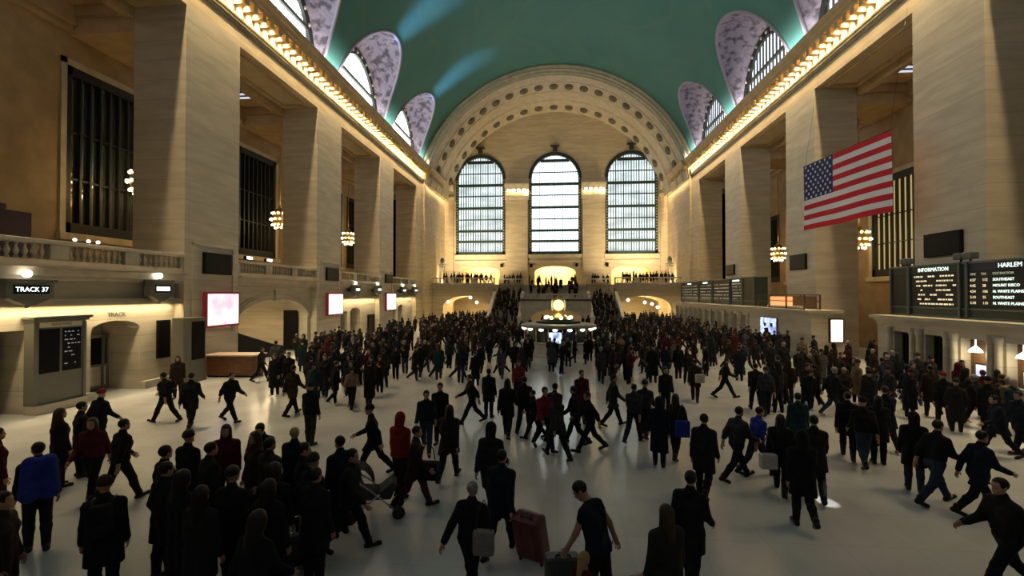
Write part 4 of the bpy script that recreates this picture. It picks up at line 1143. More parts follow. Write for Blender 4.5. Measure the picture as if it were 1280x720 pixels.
balustrade((18.2, 66.95, 5.7), PI / 2, 9.6, [3.2, 6.4], 'right half of the far balcony balustrade, lined with people', None, 1.0, .5)
balustrade((-4.6, 71.95, 5.7), PI / 2, 4.0, [2.0], 'short balustrade left of the stair opening on the far balcony', None, 1.0, .5)
balustrade((8.6, 71.95, 5.7), PI / 2, 3.7, [1.85], 'short balustrade right of the stair opening on the far balcony', None, 1.0, .5)
# bronze standing lamps at the ends of the far balcony
for x, lb in ((-17.3, 'grey standing candelabrum at the left end of the far balcony'), (17.2, 'grey standing candelabrum at the right end of the far balcony')):
    t = thing('candelabrum', lb, 'lamp', (x, 70.5, 5.7))
    MB().lathe([(.5, 0), (.5, .2), (.3, .35), (.22, .9), (.12, 1.1), (.1, 2.4), (.18, 2.6), (.1, 2.8), (.3, 3.2), (.34, 3.9), (.05, 4.3)], 12).obj('stem', 'sign_grey', t)
    for q in range(6): MB().tube([(0, 0, 2.5), (.35 * math.cos(q * PI / 3), .35 * math.sin(q * PI / 3), 2.6), (.5 * math.cos(q * PI / 3), .5 * math.sin(q * PI / 3), 2.95)], .04, 6).ball((.5 * math.cos(q * PI / 3), .5 * math.sin(q * PI / 3), 3.08), .12, 8, 6).obj('arm', 'sign_grey', t)
# small dark loudspeakers between the far arches
for px, py, lb in ((627, 332, 'small black loudspeaker right of the left lit far arch'), (664, 332, 'small black loudspeaker left of the middle lit far arch'), (721, 331, 'small black loudspeaker right of the middle lit far arch'), (759, 331, 'small black loudspeaker left of the right lit far arch')):
    x, z = at_y(px, py, YF - .3); t = thing('loudspeaker', lb, 'loudspeaker', (x, YF - .25, z))
    MB().bbox(-.22, .22, -.25, 0, -.3, .3, .05).obj('housing', 'black', t); MB().box(-.06, .06, 0, .25, -.05, .05).obj('bracket', 'black', t)
# shop lights inside the lower far arches
for px, py in ((560, 377), (588, 372), (596, 378), (604, 372), (770, 378), (785, 375), (806, 378), (815, 380), (822, 384)):
    x, z = at_y(px, py, 74.5); t = thing('globe_lamp', 'small bright globe lamp inside a lower arch beside the stairs', 'lamp', (x, 74.5, z), 0, 'globe lamps in the lower far arches')
    MB().ball((0, 0, 0), .24, 10, 6).obj('globe', 'globe_glow', t); MB().tube([(0, 0, .2), (0, 0, 5.3 - z)], .03, 6).obj('stem', 'bronze', t)

# ---------------------------------------------------------------- information kiosk with clock
kx, ky = .28, 33.2
t = thing('information_kiosk', 'round information kiosk with lit windows below the golden clock', 'kiosk', (kx, ky, 0))
MB().lathe([(2.5, 0), (2.5, .15), (2.4, .18), (2.4, .88), (2.46, .92)], 32, smooth=False).obj('base', 'stair_pale', t)
MB().lathe([(2.0, .92), (2.62, .92), (2.66, .96), (2.62, 1.0), (2.0, 1.0)], 32).obj('counter', 'stair_stone', t)
MB().lathe([(2.3, 1.95), (2.62, 1.95), (2.72, 2.02), (2.66, 2.12), (2.3, 2.2), (.5, 2.3), (.05, 2.3)], 32).obj('canopy', 'booth_metal', t)
for q in range(16):
    a = 2 * PI * q / 16 + .1; f = MB(); c, s_ = math.cos(a), math.sin(a)
    MB().tube([(2.42 * c, 2.42 * s_, 1.0), (2.42 * c, 2.42 * s_, 1.97)], .035, 6).obj('post', 'brass', t)
    a2 = a + PI / 16; c, s_ = math.cos(a2), math.sin(a2)
    MB().ball((2.5 * c, 2.5 * s_, 1.88), (.17, .17, .10), 10, 6).obj('lamp', 'shade_white', t)
    ax = Vector((-s_, c, 0)); ct = Vector((2.38 * c, 2.38 * s_, 0)); kind = q % 4
    pb = MB(); w_ = .42
    pts = [ct - ax * w_, ct + ax * w_]
    z0, z1 = 1.02, 1.72
    pb.add([(*pts[0].xy, z0), (*pts[1].xy, z0), (*pts[1].xy, z1), (*pts[0].xy, z1)] + [((p * .985).x, (p * .985).y, z) for z in (z0, z1) for p in pts], [(0, 1, 2, 3), (5, 4, 6, 7), (0, 3, 6, 4), (1, 5, 7, 2), (0, 4, 5, 1), (3, 2, 7, 6)])
    pb.obj('window_panel', ['dark_glass', 'panel_black', 'board_blue', 'board_green'][(q + 2) % 4] if q != 11 else 'screen_blue', t)
    if kind in (0, 3):
        lf = MB()
        for k in range(6): lf.box(2.4 * c - .2 * s_ * (k - 3) * .5 - .03, 2.4 * c - .2 * s_ * (k - 3) * .5 + .03, 2.4 * s_ + .1 * c * (k - 3) - .03, 2.4 * s_ + .1 * c * (k - 3) + .03, 1.02, 1.1 + .05 * (k % 3))
        lf.obj('leaflet_rack', 'cream', t)
MB().lathe([(1.6, 2.24), (1.6, 2.36), (1.2, 2.4), (1.15, 2.5), (.05, 2.5)], 24).obj('roof_tier', 'bronze', t)
glow('kiosk_lamp_warm', (1., .90, .55), 2.2, sample=False)
for q in range(8):
    a = 2 * PI * q / 8 + .2; MB().ball((.92 * math.cos(a), .92 * math.sin(a), 2.62), .13, 10, 6).tube([(.92 * math.cos(a), .92 * math.sin(a), 2.4), (.92 * math.cos(a), .92 * math.sin(a), 2.52)], .03, 6).obj('roof_lamp', 'kiosk_lamp_warm', t)
MB().lathe([(.85, 2.5), (.8, 2.6), (.5, 2.7), (.34, 2.85), (.2, 2.95), (.26, 3.02), (.12, 3.06)], 20).obj('clock_stand', 'brass', t)
ck = MB().ball((0, 0, 3.5), .47, 20, 12).lathe([(.14, 3.98), (.1, 4.06), (.05, 4.12), (.09, 4.2), (.02, 4.32)], 12).obj('clock_ball', 'brass', t)
for q in range(4):
    a = q * PI / 2 - PI / 2; R = Matrix.Rotation(a, 3, 'Z')
    def P3(r, an, d): return tuple(R @ Vector((d, r * math.sin(an), 0)) + Vector((0, 0, 3.5 + r * math.cos(an))))
    f = MB(); n = 24
    f.add([P3(.40, 2 * PI * k / n, .40) for k in range(n)] + [P3(.36, 2 * PI * k / n, .46) for k in range(n)] + [P3(0, 0, .49)], [(k, (k + 1) % n, n + (k + 1) % n, n + k) for k in range(n)] + [(n + k, n + (k + 1) % n, 2 * n) for k in range(n)])
    fo = f.obj('clock_face', 'clock_opal', t)
    h = MB(); h.tube([P3(.0, 0, .50), P3(.2, 5.4, .49)], .016, 5); h.tube([P3(0, 0, .50), P3(.31, 1.2, .485)], .012, 5)
    for k in range(12): h.tube([P3(.31, k * PI / 6, .478), P3(.36, k * PI / 6, .47)], .01, 4)
    h.obj('clock_hands', 'black', fo)
    MB().tube([P3(.41, 2 * PI * k / 24, .40) for k in range(24)], .035, 6, close=True).obj('clock_rim', 'brass', t)

# ---------------------------------------------------------------- right side: ticket office blocks and boards
XT = 16.4
def block(y0, y1, wins, lit, nm):
    """ticket office front: y0 near end, y1 far end"""
    f = lambda y, d, z: (XT + d, y, z)
    mb = MB(); wall_panel(mb, f, y0, y1, 0, 2.75, 0, .5, [(a, b_, .95, 2.5, 0) for a, b_ in wins])
    wall_panel(mb, f, y0, y1, 2.75, 2.95, -.06, W - XT, []); wall_panel(mb, f, y0 - .1, y1 + .1, 2.95, 3.08, -.16, W - XT, []); wall_panel(mb, f, y0 - .2, y1 + .2, 3.08, 3.24, -.3, W - XT, [])
    wall_panel(mb, f, y0, y1, 0, .4, -.12, 0, []); mb.box(XT + .5, W, y0, y0 + .3, 0, 2.75); mb.box(XT + .5, W, y1 - .3, y1, 0, 2.75)
    for a, b_ in wins:
        for e in (a - .34, b_ + .06): mb.lathe([(.15, .4), (.13, .5), (.12, 2.4), (.15, 2.5), (.16, 2.62), (.16, 2.75)], 10, (XT - .1, e + .14, 0))
        wall_panel(mb, f, a, b_, .85, .95, -.2, .3, [])
    struct(mb, 'wall_ticket_office_' + nm, ['low_stone'])
nearw = [(22.9, 23.97), (21.05, 22.1), (19.1, 20.3), (17.25, 18.4), (15.4, 16.5), (13.5, 14.6)]
block(9.0, 25.1, nearw, None, 'near')
farw = [(41.0 + 1.9 * k, 42.1 + 1.9 * k) for k in range(12)]
block(31.2, 65.5, farw, None, 'far')
def ticket_window(a, b_, lit, label, group=None):
    t = thing('ticket_window', label, 'ticket window', (XT + .4, (a + b_) / 2, .95), 0, group); h = (b_ - a) / 2 - .02
    fr = MB(); fr.box(-.05, .05, -h, -h + .08, 0, 1.53); fr.box(-.05, .05, h - .08, h, 0, 1.53); fr.box(-.05, .05, -h, h, 1.45, 1.53); fr.box(-.05, .05, -h, h, 0, .08); fr.obj('frame', 'door_wood' if lit else 'dark_bronze', t)
    MB().box(-.02, .02, -h + .06, h - .06, .06, 1.47).obj('pane', 'glossy_black' if not lit else 'door_wood', t)
    if lit:
        MB().bbox(-.12, -.03, -.3, .3, .05, .6, .02).obj('monitor', 'black', t); MB().box(-.135, -.12, -.26, .26, .1, .55).obj('screen', 'atm_blue', t)
        MB().tube([(-.35, 0, 1.55), (-.35, 0, 1.3)], .025, 6).lathe([(.22, 1.06), (.20, 1.13), (.1, 1.24), (.04, 1.3)], 14, (-.35, 0, 0)).obj('lamp_shade', 'shade_white', t)
    else:
        for k in range(1, 4): MB().box(-.04, .0, -h + 2 * h * k / 4 - .012, -h + 2 * h * k / 4 + .012, .08, 1.45).obj('bar', 'dark_bronze', t)
for i, (a, b_) in enumerate(nearw):
    lb = ['dark ticket window at the far end of the near ticket office, right under INFORMATION', 'dark ticket window left of the two lit machines', 'lit ticket machine with a white hanging shade and blue screen, left of two', 'lit ticket machine with a white hanging shade at the right edge', None, None][i]
    if lb: ticket_window(a, b_, i >= 2, lb)
for a, b_ in farw: ticket_window(a, b_, False, 'dark narrow ticket window under the long far board on the right', 'ticket windows under the far board')
for y in (19.7, 17.8): point('machine_lamp', (XT - .1, y, 1.9), 14, (1., .86, .55), .1)

def rboard(loc, L, H, label, panels, depth=.9):
    t = thing('departure_board', label, 'departure board', loc)
    MB().bbox(0, depth, -L, 0, 0, H, .03).obj('housing', 'board_green', t)
    MB().bbox(-.06, .1, -L, 0, H - .04, H + .06, .02).bbox(-.05, .1, -L, 0, .38, .46, .01).bbox(-.05, .1, -L, 0, -.02, .08, .01).obj('rail', 'steel_grey', t)
    for u0, u1, head, hcol, hmat, rows, style in panels:
        p = MB().box(-.03, 0, -u1, -u0, .5, H - .36).obj('panel', 'board_dark', t)
        MB().box(-.04, 0, -u1, -u0, H - .34, H - .06).obj('header', hmat, t)
        if style == 'far' and hmat == 'board_green' and rows: MB().bbox(-.055, -.04, -(u0 + u1) / 2 - .8, -(u0 + u1) / 2 + .8, H - .27, H - .13, .005).obj('light_bar', 'board_text', p)
        if head: text('letters', head, .25 if style != 'far' else .34, 'board_text', t, (-.045, -(u0 + u1) / 2 if style != 'harlem' else -u0 - 1.35, H - .2), (PI / 2, 0, -PI / 2), 'CENTER' if style != 'harlem' else 'LEFT')
        top = H - .5
        if style == 'harlem':
            for x, w_ in ((.12, 'TIME'), (.62, 'TRK'), (1.12, 'DESTINATION')): text('letters', w_, .13, 'board_dim', t, (-.036, -u0 - x, top), (PI / 2, 0, -PI / 2))
            for k, (tm, tr, ds) in enumerate(rows):
                z = top - .235 * (k + 1)
                for x, w_ in ((.12, tm), (.68, tr), (1.12, ds)): text('letters', w_, .155, 'board_text' if x > 1 else 'board_amber', t, (-.036, -u0 - x, z), (PI / 2, 0, -PI / 2))
        else:
            rw = MB(); n = rows
            for k in range(n):
                z = top - (top - .6) * k / max(1, n - 1); u = u0 + .25 + random.random() * .3
                while u < u1 - .3:
                    w_ = random.uniform(.05, .22)
                    if random.random() < .72: rw.box(-.036, -.03, -min(u1 - .1, u + w_), -u, z - .035, z + .035)
                    u += w_ + .05
            if n: rw.obj('lettering', 'board_amber' if style == 'info' else 'board_dim', p)
    for u in sorted({p[0] for p in panels} | {p[1] for p in panels}):
        MB().bbox(-.1, .04, -u - .05, -u + .05, 0, H + .05, .01).obj('post', 'steel_grey', t)
    return t
rboard((17.2, 25.25, 3.24), 15.5, 2.36, 'big dark green departure board headed INFORMATION and HARLEM on the near right', [
    (0.0, 1.15, None, None, 'board_green', 0, 'blank'), (1.2, 4.0, 'INFORMATION', None, 'board_green', 7, 'info'),
    (4.35, 9.6, 'HARLEM LINE', None, 'board_blue', [('4:37', '112', 'SOUTHEAST'), ('4:42', '28', 'MOUNT KISCO'), ('4:54', '106', 'N. WHITE PLAINS'), ('5:10', '25', 'SOUTHEAST'), ('5:18', '110', 'N. WHITE PLAINS')], 'harlem'),
    (9.9, 15.2, None, None, 'board_blue', 0, 'blank')])
rboard((17.1, 64.0, 3.24), 23.0, 2.5, 'long dark green departure board on the far right ticket office', [
    (.3, 7.5, None, None, 'board_green', 5, 'far'), (7.8, 12.2, None, None, 'board_green', 5, 'far'), (12.5, 17.2, None, None, 'board_dark', 5, 'far'), (17.5, 20.2, None, None, 'board_green', 6, 'far'), (20.4, 22.8, None, None, 'board_green', 0, 'far')], 1.0)
# black spotlights clamped on top of the near board
for y in (24.4, 21.35, 20.9):
    t = thing('floodlight', 'small dark floodlight clamped on top of the near right board', 'floodlight', (17.3, y, 5.66), 0, 'floodlights on the near board')
    MB().bbox(-.18, .18, -.2, .2, .1, .38, .04).obj('housing', 'steel_grey', t); MB().tube([(0, 0, 0), (0, 0, .12)], .04, 6).obj('stand', 'black', t)
def ad_inner(t, s, w, h, th):
    MB().bbox(-s * th, -s * (th + .02), -w * .28, -w * .12, h * .52, h * .7, .005).bbox(-s * th, -s * (th + .02), w * .1, w * .26, h * .5, h * .68, .005).obj('picture', 'board_blue', t)
panel('lit_screen', 'bright blue and white screen on the end of the far ticket office', 'screen', (952, 396, 973, 420), XT, 'screen_blue', 'grey_frame', .12, .08, None, ad_inner)
t = thing('poster_case', 'narrow bright white poster on the end of the far ticket office below the flag', 'poster case', (17.86, 31.18, 1.18))
MB().bbox(-.44, .42, -.14, 0, 0, 1.55, .02).obj('case', 'door_dark', t); MB().box(-.35, .35, -.15, -.14, .08, 1.46).obj('face', 'poster_white', t)
# orange lit case on top of the far ticket office
t = thing('display_case', 'orange lit glass case standing on the near end of the far ticket office', 'display case', (17.1, 36.0, 3.24))
fr = MB()
for x in (-.5, .5):
    for y in (-3.6, -1.2, 1.4, 3.4): fr.box(x - .04, x + .04, y - .04, y + .04, 0, 1.0)
    for z in (0.05, .55, .98): fr.box(x - .03, x + .03, -3.6, 3.4, z - .03, z + .03)
fr.obj('frame', 'desk_wood', t); MB().box(.3, .35, -3.5, 3.3, .1, .9).obj('back_panel', 'door_wood', t); MB().box(.1, .28, -.5, 2.6, .1, .85).obj('lit_panel', 'orange_glow', t); MB().bbox(-.4, .2, -2.4, 2.0, .06, .2, .02).obj('goods', 'cream', t)

# ---------------------------------------------------------------- flag
fw, fh = 6.75, 4.12
t = thing('flag', 'large red, white and blue striped flag hanging over the right side', 'flag', (16.72, 24.55, 8.38)); dirv = Vector((16.05 - 16.72, 31.2 - 24.55, 0)).normalized()
def fp(u, v, off=0.):
    """u from the far (canton) end 0..1, v from the bottom 0..1"""
    p = dirv * (fw * (1 - u)); w_ = .10 * math.sin(u * 7 + 1.2 * v) * (1.15 - v) + off
    p = p + Vector((dirv.y, -dirv.x, 0)) * w_
    return (p.x, p.y, v * fh + .03 * math.sin(u * 9) * (1 - v))
nu = 40
cn = MB(); c0 = .40
for k in range(13):
    v0, v1 = k / 13, (k + 1) / 13; us = [i / nu for i in range(nu + 1)]; sb = MB()
    for i in range(nu):
        if k >= 6 and us[i + 1] <= c0 + 1e-6: continue
        for sgn in (1, -1):
            o_ = .012 * sgn
            sb.add([fp(us[i], v0, o_), fp(us[i + 1], v0, o_), fp(us[i + 1], v1, o_), fp(us[i], v1, o_)], [(0, 1, 2, 3) if sgn > 0 else (3, 2, 1, 0)], 0, True)
    sb.obj('red_stripe' if k % 2 == 0 else 'white_stripe', 'flag_red' if k % 2 == 0 else 'flag_white', t, fix=False)
v0 = 6 / 13
for i in range(16):
    for sgn in (1, -1): cn.add([fp(c0 * i / 16, v0, .012 * sgn), fp(c0 * (i + 1) / 16, v0, .012 * sgn), fp(c0 * (i + 1) / 16, 1, .012 * sgn), fp(c0 * i / 16, 1, .012 * sgn)], [(0, 1, 2, 3) if sgn > 0 else (3, 2, 1, 0)], 0, True)
cn.obj('canton', 'flag_blue', t, fix=False)
sm = MB()
for r_ in range(9):
    n = 6 if r_ % 2 == 0 else 5
    for q in range(n):
        cu = c0 * ((q + .5) / 6 if n == 6 else (q + 1) / 6); cv = v0 + (1 - v0) * (r_ + .5 + .0) / 9
        for sgn in (1, -1):
            pts = []
            for k in range(10):
                rr = .125 if k % 2 == 0 else .05; an = PI / 2 + k * PI / 5
                pts.append(fp(cu + rr * math.cos(an) / fw, cv + rr * math.sin(an) / fh, .022 * sgn))
            sm.add(pts + [fp(cu, cv, .022 * sgn)], [(k, (k + 1) % 10, 10) for k in range(10)])
sm.obj('stars', 'flag_white', t, fix=False)
MB().tube([fp(-.01, 1.0), fp(1.015, 1.0)], .035, 8).obj('pole', 'cord_dark', t)
for u in (.02, .99): MB().tube([fp(u, 1.0), tuple(Vector(fp(u, 1)) + Vector((.9, 0, 6.15)))], .006, 5).obj('cord', 'cord_dark', t)
# ================================================================ luggage and bags
def suitcase(loc, rz, tilt, w, h, d, mat, label, handle=.35):
    t = thing('suitcase', label, 'suitcase', loc, rz); t.rotation_euler.x = tilt
    MB().bbox(-w / 2, w / 2, -d / 2, d / 2, .06, h, .07).obj('shell', mat, t)
    for x in (-w * .22, w * .22): MB().bbox(x - .03, x + .03, -d / 2 - .012, d / 2 + .012, .12, h - .06, .01).obj('rib', mat, t)
    MB().tube([(-w * .12, 0, h - .02), (-w * .12, 0, h + handle), (w * .12, 0, h + handle), (w * .12, 0, h - .02)], .012, 8).obj('pull_handle', 'alu', t)
    MB().tube([(-.1, -d * .2, h - .01), (-.09, -d * .2, h + .03), (.09, -d * .2, h + .03), (.1, -d * .2, h - .01)], .015, 8).obj('grip', 'wheel_black', t)
    for x in (-w * .38, w * .38):
        for y in (-d * .35, d * .35): MB().tube([(x - .015, y, .035), (x + .015, y, .035)], .035, 10).box(x - .02, x + .02, y - .02, y + .02, .03, .08).obj('wheel', 'wheel_black', t)
    return t
x, y = spot(668, 699); suitcase((x, y, .02), R_(-25), R_(16), .50, .80, .30, 'case_red', 'dark red suitcase on wheels standing alone on the open floor', .12)
x, y = spot(703, 762); suitcase((x, y, 0), R_(8), 0, .48, .74, .28, 'case_dark', 'dark ribbed suitcase under the hand of the man in the vest', .06)
x, y = spot(812, 800); suitcase((x, y, 0), R_(30), 0, .55, .78, .32, 'case_red', 'maroon suitcase at the bottom edge beside a long-haired person', .06)
x, y = spot(368, 708); suitcase((x, y, 0), R_(40), R_(14), .38, .55, .24, 'case_dark', 'small black cabin case trailing behind the dark group on the left', .35)
def stroller(loc, rz, label):
    t = thing('stroller', label, 'stroller', loc, rz)
    MB().prism([(-.32, .42), (.30, .38), (.42, .62), (.34, .70), (.1, .52), (-.2, .56), (-.36, .95), (-.48, .92)], lambda a, b_, d: (a, d, b_), -.22, .22).obj('seat', 'cloth_grey', t)
    hood = MB(); hood.sweep([(.02 * 0 + .42 * math.cos(q * PI / 10), .42 * math.sin(q * PI / 10)) for q in range(6)], lambda a, b_, s_: (-.28 + a * .9 - .1, s_, .62 + b_), [-.24, 0, .24]); hood.obj('hood', 'cloth_charcoal', t)
    fr = MB()
    for y_ in (-.25, .25): fr.tube([(.45, y_, .12), (-.1, y_, .62), (-.62, y_, 1.02)], .016, 6); fr.tube([(-.42, y_, .12), (.1, y_, .5)], .016, 6)
    fr.tube([(-.62, -.25, 1.02), (-.62, .25, 1.02)], .02, 6); fr.obj('frame', 'alu', t)
    for x_ in (-.42, .45):
        for y_ in (-.25, .25): MB().tube([(x_, y_ - .02, .12), (x_, y_ + .02, .12)], .12, 14).obj('wheel', 'wheel_black', t)
x, y = spot(468, 645); stroller((x, y, 0), R_(20), 'grey baby stroller on the open floor right of the dark group')
def bag(fx, fy, dx, dy, z, size, mat, label, name='shoulder_bag'):
    x, y = spot(fx, fy); t = thing(name, label, 'bag', (x + dx, y + dy, z)); w, d, h = size
    MB().bbox(-w / 2, w / 2, -d / 2, d / 2, 0, h, .04).obj('body', mat, t); MB().tube([(-w * .35, 0, h), (-w * .25, 0, h + .25), (0, 0, h + .42), (w * .25, 0, h + .25), (w * .35, 0, h)], .012, 6).obj('strap', 'leather_black', t)

# ================================================================ people one could tell apart
def headspot(px, hy, h):
    z = h; d = ray(px, hy); t_ = (z - C) / d[2]; return (-.07 + d[0] * t_, d[1] * t_)
TAKEN = []
def N(px, py, pose, rz, label, mode='F', **k):
    h = k.get('h', 1.72)
    p = spot(px, py) if mode == 'F' else headspot(px, py, h)
    for _ in range(8):                              # keep people from standing inside each other
        q = min(TAKEN, key=lambda t: (t[0] - p[0]) ** 2 + (t[1] - p[1]) ** 2, default=None)
        if q is None: break
        dx, dy = p[0] - q[0], p[1] - q[1]; d_ = math.hypot(dx, dy)
        if d_ >= (.36 if h < 1.3 else .6): break
        k_ = .62 / max(d_, .05); p = (q[0] + dx * k_, q[1] + dy * k_)
    TAKEN.append(p)
    for kk in ('coat', 'legs'):
        if kk in k: k[kk] = 'cloth_' + k[kk]
        else: k[kk] = 'cloth_black'
    return person(0, 0, pose, rz, label, pos=(p[0], p[1], 0), **k)
# foreground
N(748, 604, 'bend', -125, 'man in a sleeveless navy vest bending over a suitcase', 'H', coat='navy', legs='soot', vest=True, h=1.78)
N(588, 603, 'pull', 165, 'person in a black jacket with a pale bag, at the bottom beside the red suitcase', 'H', cut='jacket', hair='bun', haircol='hair_grey', h=1.62)
N(613, 640, 'walk', 170, 'tall person in a long dark hooded coat walking behind the pale bag', cut='long', hair='hood', haircol='cloth_soot', coat='soot', h=1.76)
N(626, 693, 'walk_b', 165, 'person in a dark jacket right beside the red suitcase', cut='coat', coat='navy', legs='soot')
N(741, 674, 'stand', 120, 'fair-haired child in a dusty red jacket beside the man in the vest', 'H', coat='maroon', cut='jacket', hair='long', haircol='hair_fair', h=1.16)
N(833, 634, 'stand', -160, 'long-haired person in an olive coat at the bottom edge by a maroon suitcase', 'H', coat='olive', cut='coat', hair='long', haircol='hair_brown', h=1.66)
N(862, 588, 'walk', 150, 'person in a black coat behind the olive coated one at the bottom', 'H', cut='coat', hair='short')
N(500, 622, 'relaxed', 160, 'person in a bright red-orange jacket near the stroller', coat='red', cut='jacket', legs='soot', hair='hood', haircol='cloth_red', h=1.74)
N(516, 634, 'walk', 100, 'person in a dark brown coat with a black bag just right of the red-orange jacket', coat='brown', cut='coat', legs='maroon', h=1.66)
N(561, 600, 'walk_b', 175, 'person in a dark brown knee-length coat walking alone left of the tall coat', coat='brown', cut='coat', hair='long', h=1.74)
N(533, 566, 'walk', 10, 'person in a dark navy coat behind the red-orange jacket', coat='navy', cut='jacket', legs='denim')
N(550, 555, 'stand', 0, 'person in a black coat in front of the walking brown coat', cut='coat')
N(467, 594, 'stride', -80, 'person in black with a flaring coat walking left behind the stroller', cut='coat', hair='hat', haircol='cloth_black')
N(436, 688, 'walk', 95, 'person in black at the right end of the dark group, next to the stroller', coat='black', cut='jacket')
N(405, 556, 'walk', 170, 'person in a dark cap and black jacket standing apart on the bright floor', px_=0) if False else N(388, 556, 'relaxed', 175, 'person in a dark hat and black jacket standing apart on the bright floor', cut='jacket', hair='hat', haircol='cloth_soot', legs='charcoal')
N(365, 519, 'walk', 165, 'tall person in a dark brown coat standing alone right of the desk', coat='brown', cut='coat', h=1.8)
N(361, 490, 'stand', 10, 'person in a dark coat directly behind the tall brown coat', cut='coat')
N(326, 477, 'walk', 100, 'person in dark clothes at the right end of the wooden desk', coat='brown', cut='jacket')
N(207, 528, 'stride', -95, 'person in black striding left in front of the black poster case', cut='jacket', pack=('cloth_black', 'black backpack on the person striding left by the poster case'))
N(238, 536, 'walk', -160, 'person in dark grey in front of the information pillar', coat='soot', cut='coat', h=1.8)
N(222, 498, 'stand', 30, 'person in a brown coat by the left wall near the information pillar', coat='brown', cut='coat', hair='long', haircol='hair_brown')
N(287, 527, 'stride_b', 80, 'person in black striding right in front of the wooden desk', coat='black', cut='jacket')
# lower left
N(48, 556, 'relaxed', -126, 'person with a big blue backpack at the lower left', 'H', cut='jacket', pack=('cloth_royal', 'large bright blue backpack worn at the lower left', 'bigpack'), h=1.76)
N(75, 512, 'stand', 160, 'person with reddish brown hair behind the blue backpack', 'H', cut='coat', haircol='hair_brown', hair='long')
N(98, 505, 'stand', 150, 'person in dark clothes left of the red hat', 'H', coat='soot', cut='coat')
N(124, 486, 'walk', 175, 'person in a dark red hat at the left', 'H', cut='coat', hair='hat', haircol='cloth_scarlet')
N(116, 622, 'walk', 20, 'person in a dark maroon jacket right of the blue backpack', coat='maroon', cut='jacket', hair='long', haircol='hair_brown')
N(150, 628, 'walk_b', 160, 'person in black walking just right of the maroon jacket', cut='jacket')
N(131, 600, 'relaxed', -145, 'person in a black coat and black backpack at the bottom left', 'H', cut='coat', pack=('cloth_black', 'bulky black backpack at the bottom left'), hair='hat', haircol='cloth_brown')
N(-4, 537, 'stand', 150, 'person in dark maroon cut off by the left edge', 'H', coat='maroon', cut='long')
N(2, 618, 'stand', 120, 'person in brown cut off at the lower left corner', 'H', coat='brown', cut='coat')
# big dark group, lower left of centre
G = [(206, 560, 'relaxed', 150, 'black', 'jacket', 'short', 'person in a black padded jacket at the left end of the dark group'),
     (235, 541, 'stand', 170, 'black', 'coat', 'hat', 'person in a black hat second from the left of the dark group'),
     (262, 556, 'pockets', 150, 'soot', 'coat', 'short', 'person in a dark coat in the front row of the group, left of the middle'),
     (280, 533, 'stand', 20, 'maroon', 'jacket', 'long', 'person in dark maroon at the back of the dark group by the pinkish floor'),
     (302, 531, 'phone', 10, 'black', 'coat', 'short', 'person in black looking down at the back of the dark group'),
     (319, 541, 'stand', -30, 'brown', 'coat', 'long', 'brown-haired person in brown in the middle of the dark group'),
     (334, 548, 'stand', 160, 'olive', 'jacket', 'short', 'person in an olive jacket in the dark group'),
     (358, 541, 'relaxed', 175, 'navy', 'coat', 'short', 'person with fair hair and a dark navy coat in the dark group'),
     (379, 556, 'pockets', 120, 'black', 'jacket', 'short', 'person in black third from the right of the dark group'),
     (402, 556, 'stand', -120, 'navy', 'jacket', 'short', 'person in dark navy second from the right of the dark group'),
     (228, 592, 'stand', 165, 'black', 'long', 'hood', 'person in a long black hooded coat at the front left of the dark group'),
     (290, 588, 'relaxed', 175, 'black', 'coat', 'hat', 'person in black in the middle of the front row of the dark group'),
     (336, 602, 'stand', 170, 'black', 'long', 'long', 'person in a long black coat nearest the camera in the dark group'),
     (318, 640, 'walk', 165, 'black', 'long', 'hood', 'person in black cut off at the bottom edge below the dark group')]
G += [(212, 584, 'pockets', 160, 'black', 'coat', 'short', 'person in black with hands in pockets at the front left corner of the dark group'),
      (262, 604, 'stand', 175, 'soot', 'coat', 'long', 'long-haired person in black in the front row of the dark group'),
      (384, 590, 'stand', 165, 'black', 'coat', 'short', 'person in a black coat in the front row at the right of the dark group'),
      (416, 566, 'relaxed', 150, 'black', 'jacket', 'hat', 'person in a black hat at the right end of the dark group'),
      (360, 590, 'stand', 185, 'black', 'coat', 'hood', 'person in a black hooded coat in the front row of the dark group')]
for px, hy, po, rz, co, cu, ha, lb in G:
    N(px, hy, po, rz, lb, 'H', coat=co, cut=cu, hair=ha, haircol='hair_fair' if 'fair hair' in lb else ('hair_brown' if 'brown-haired' in lb else 'hair_dark'))
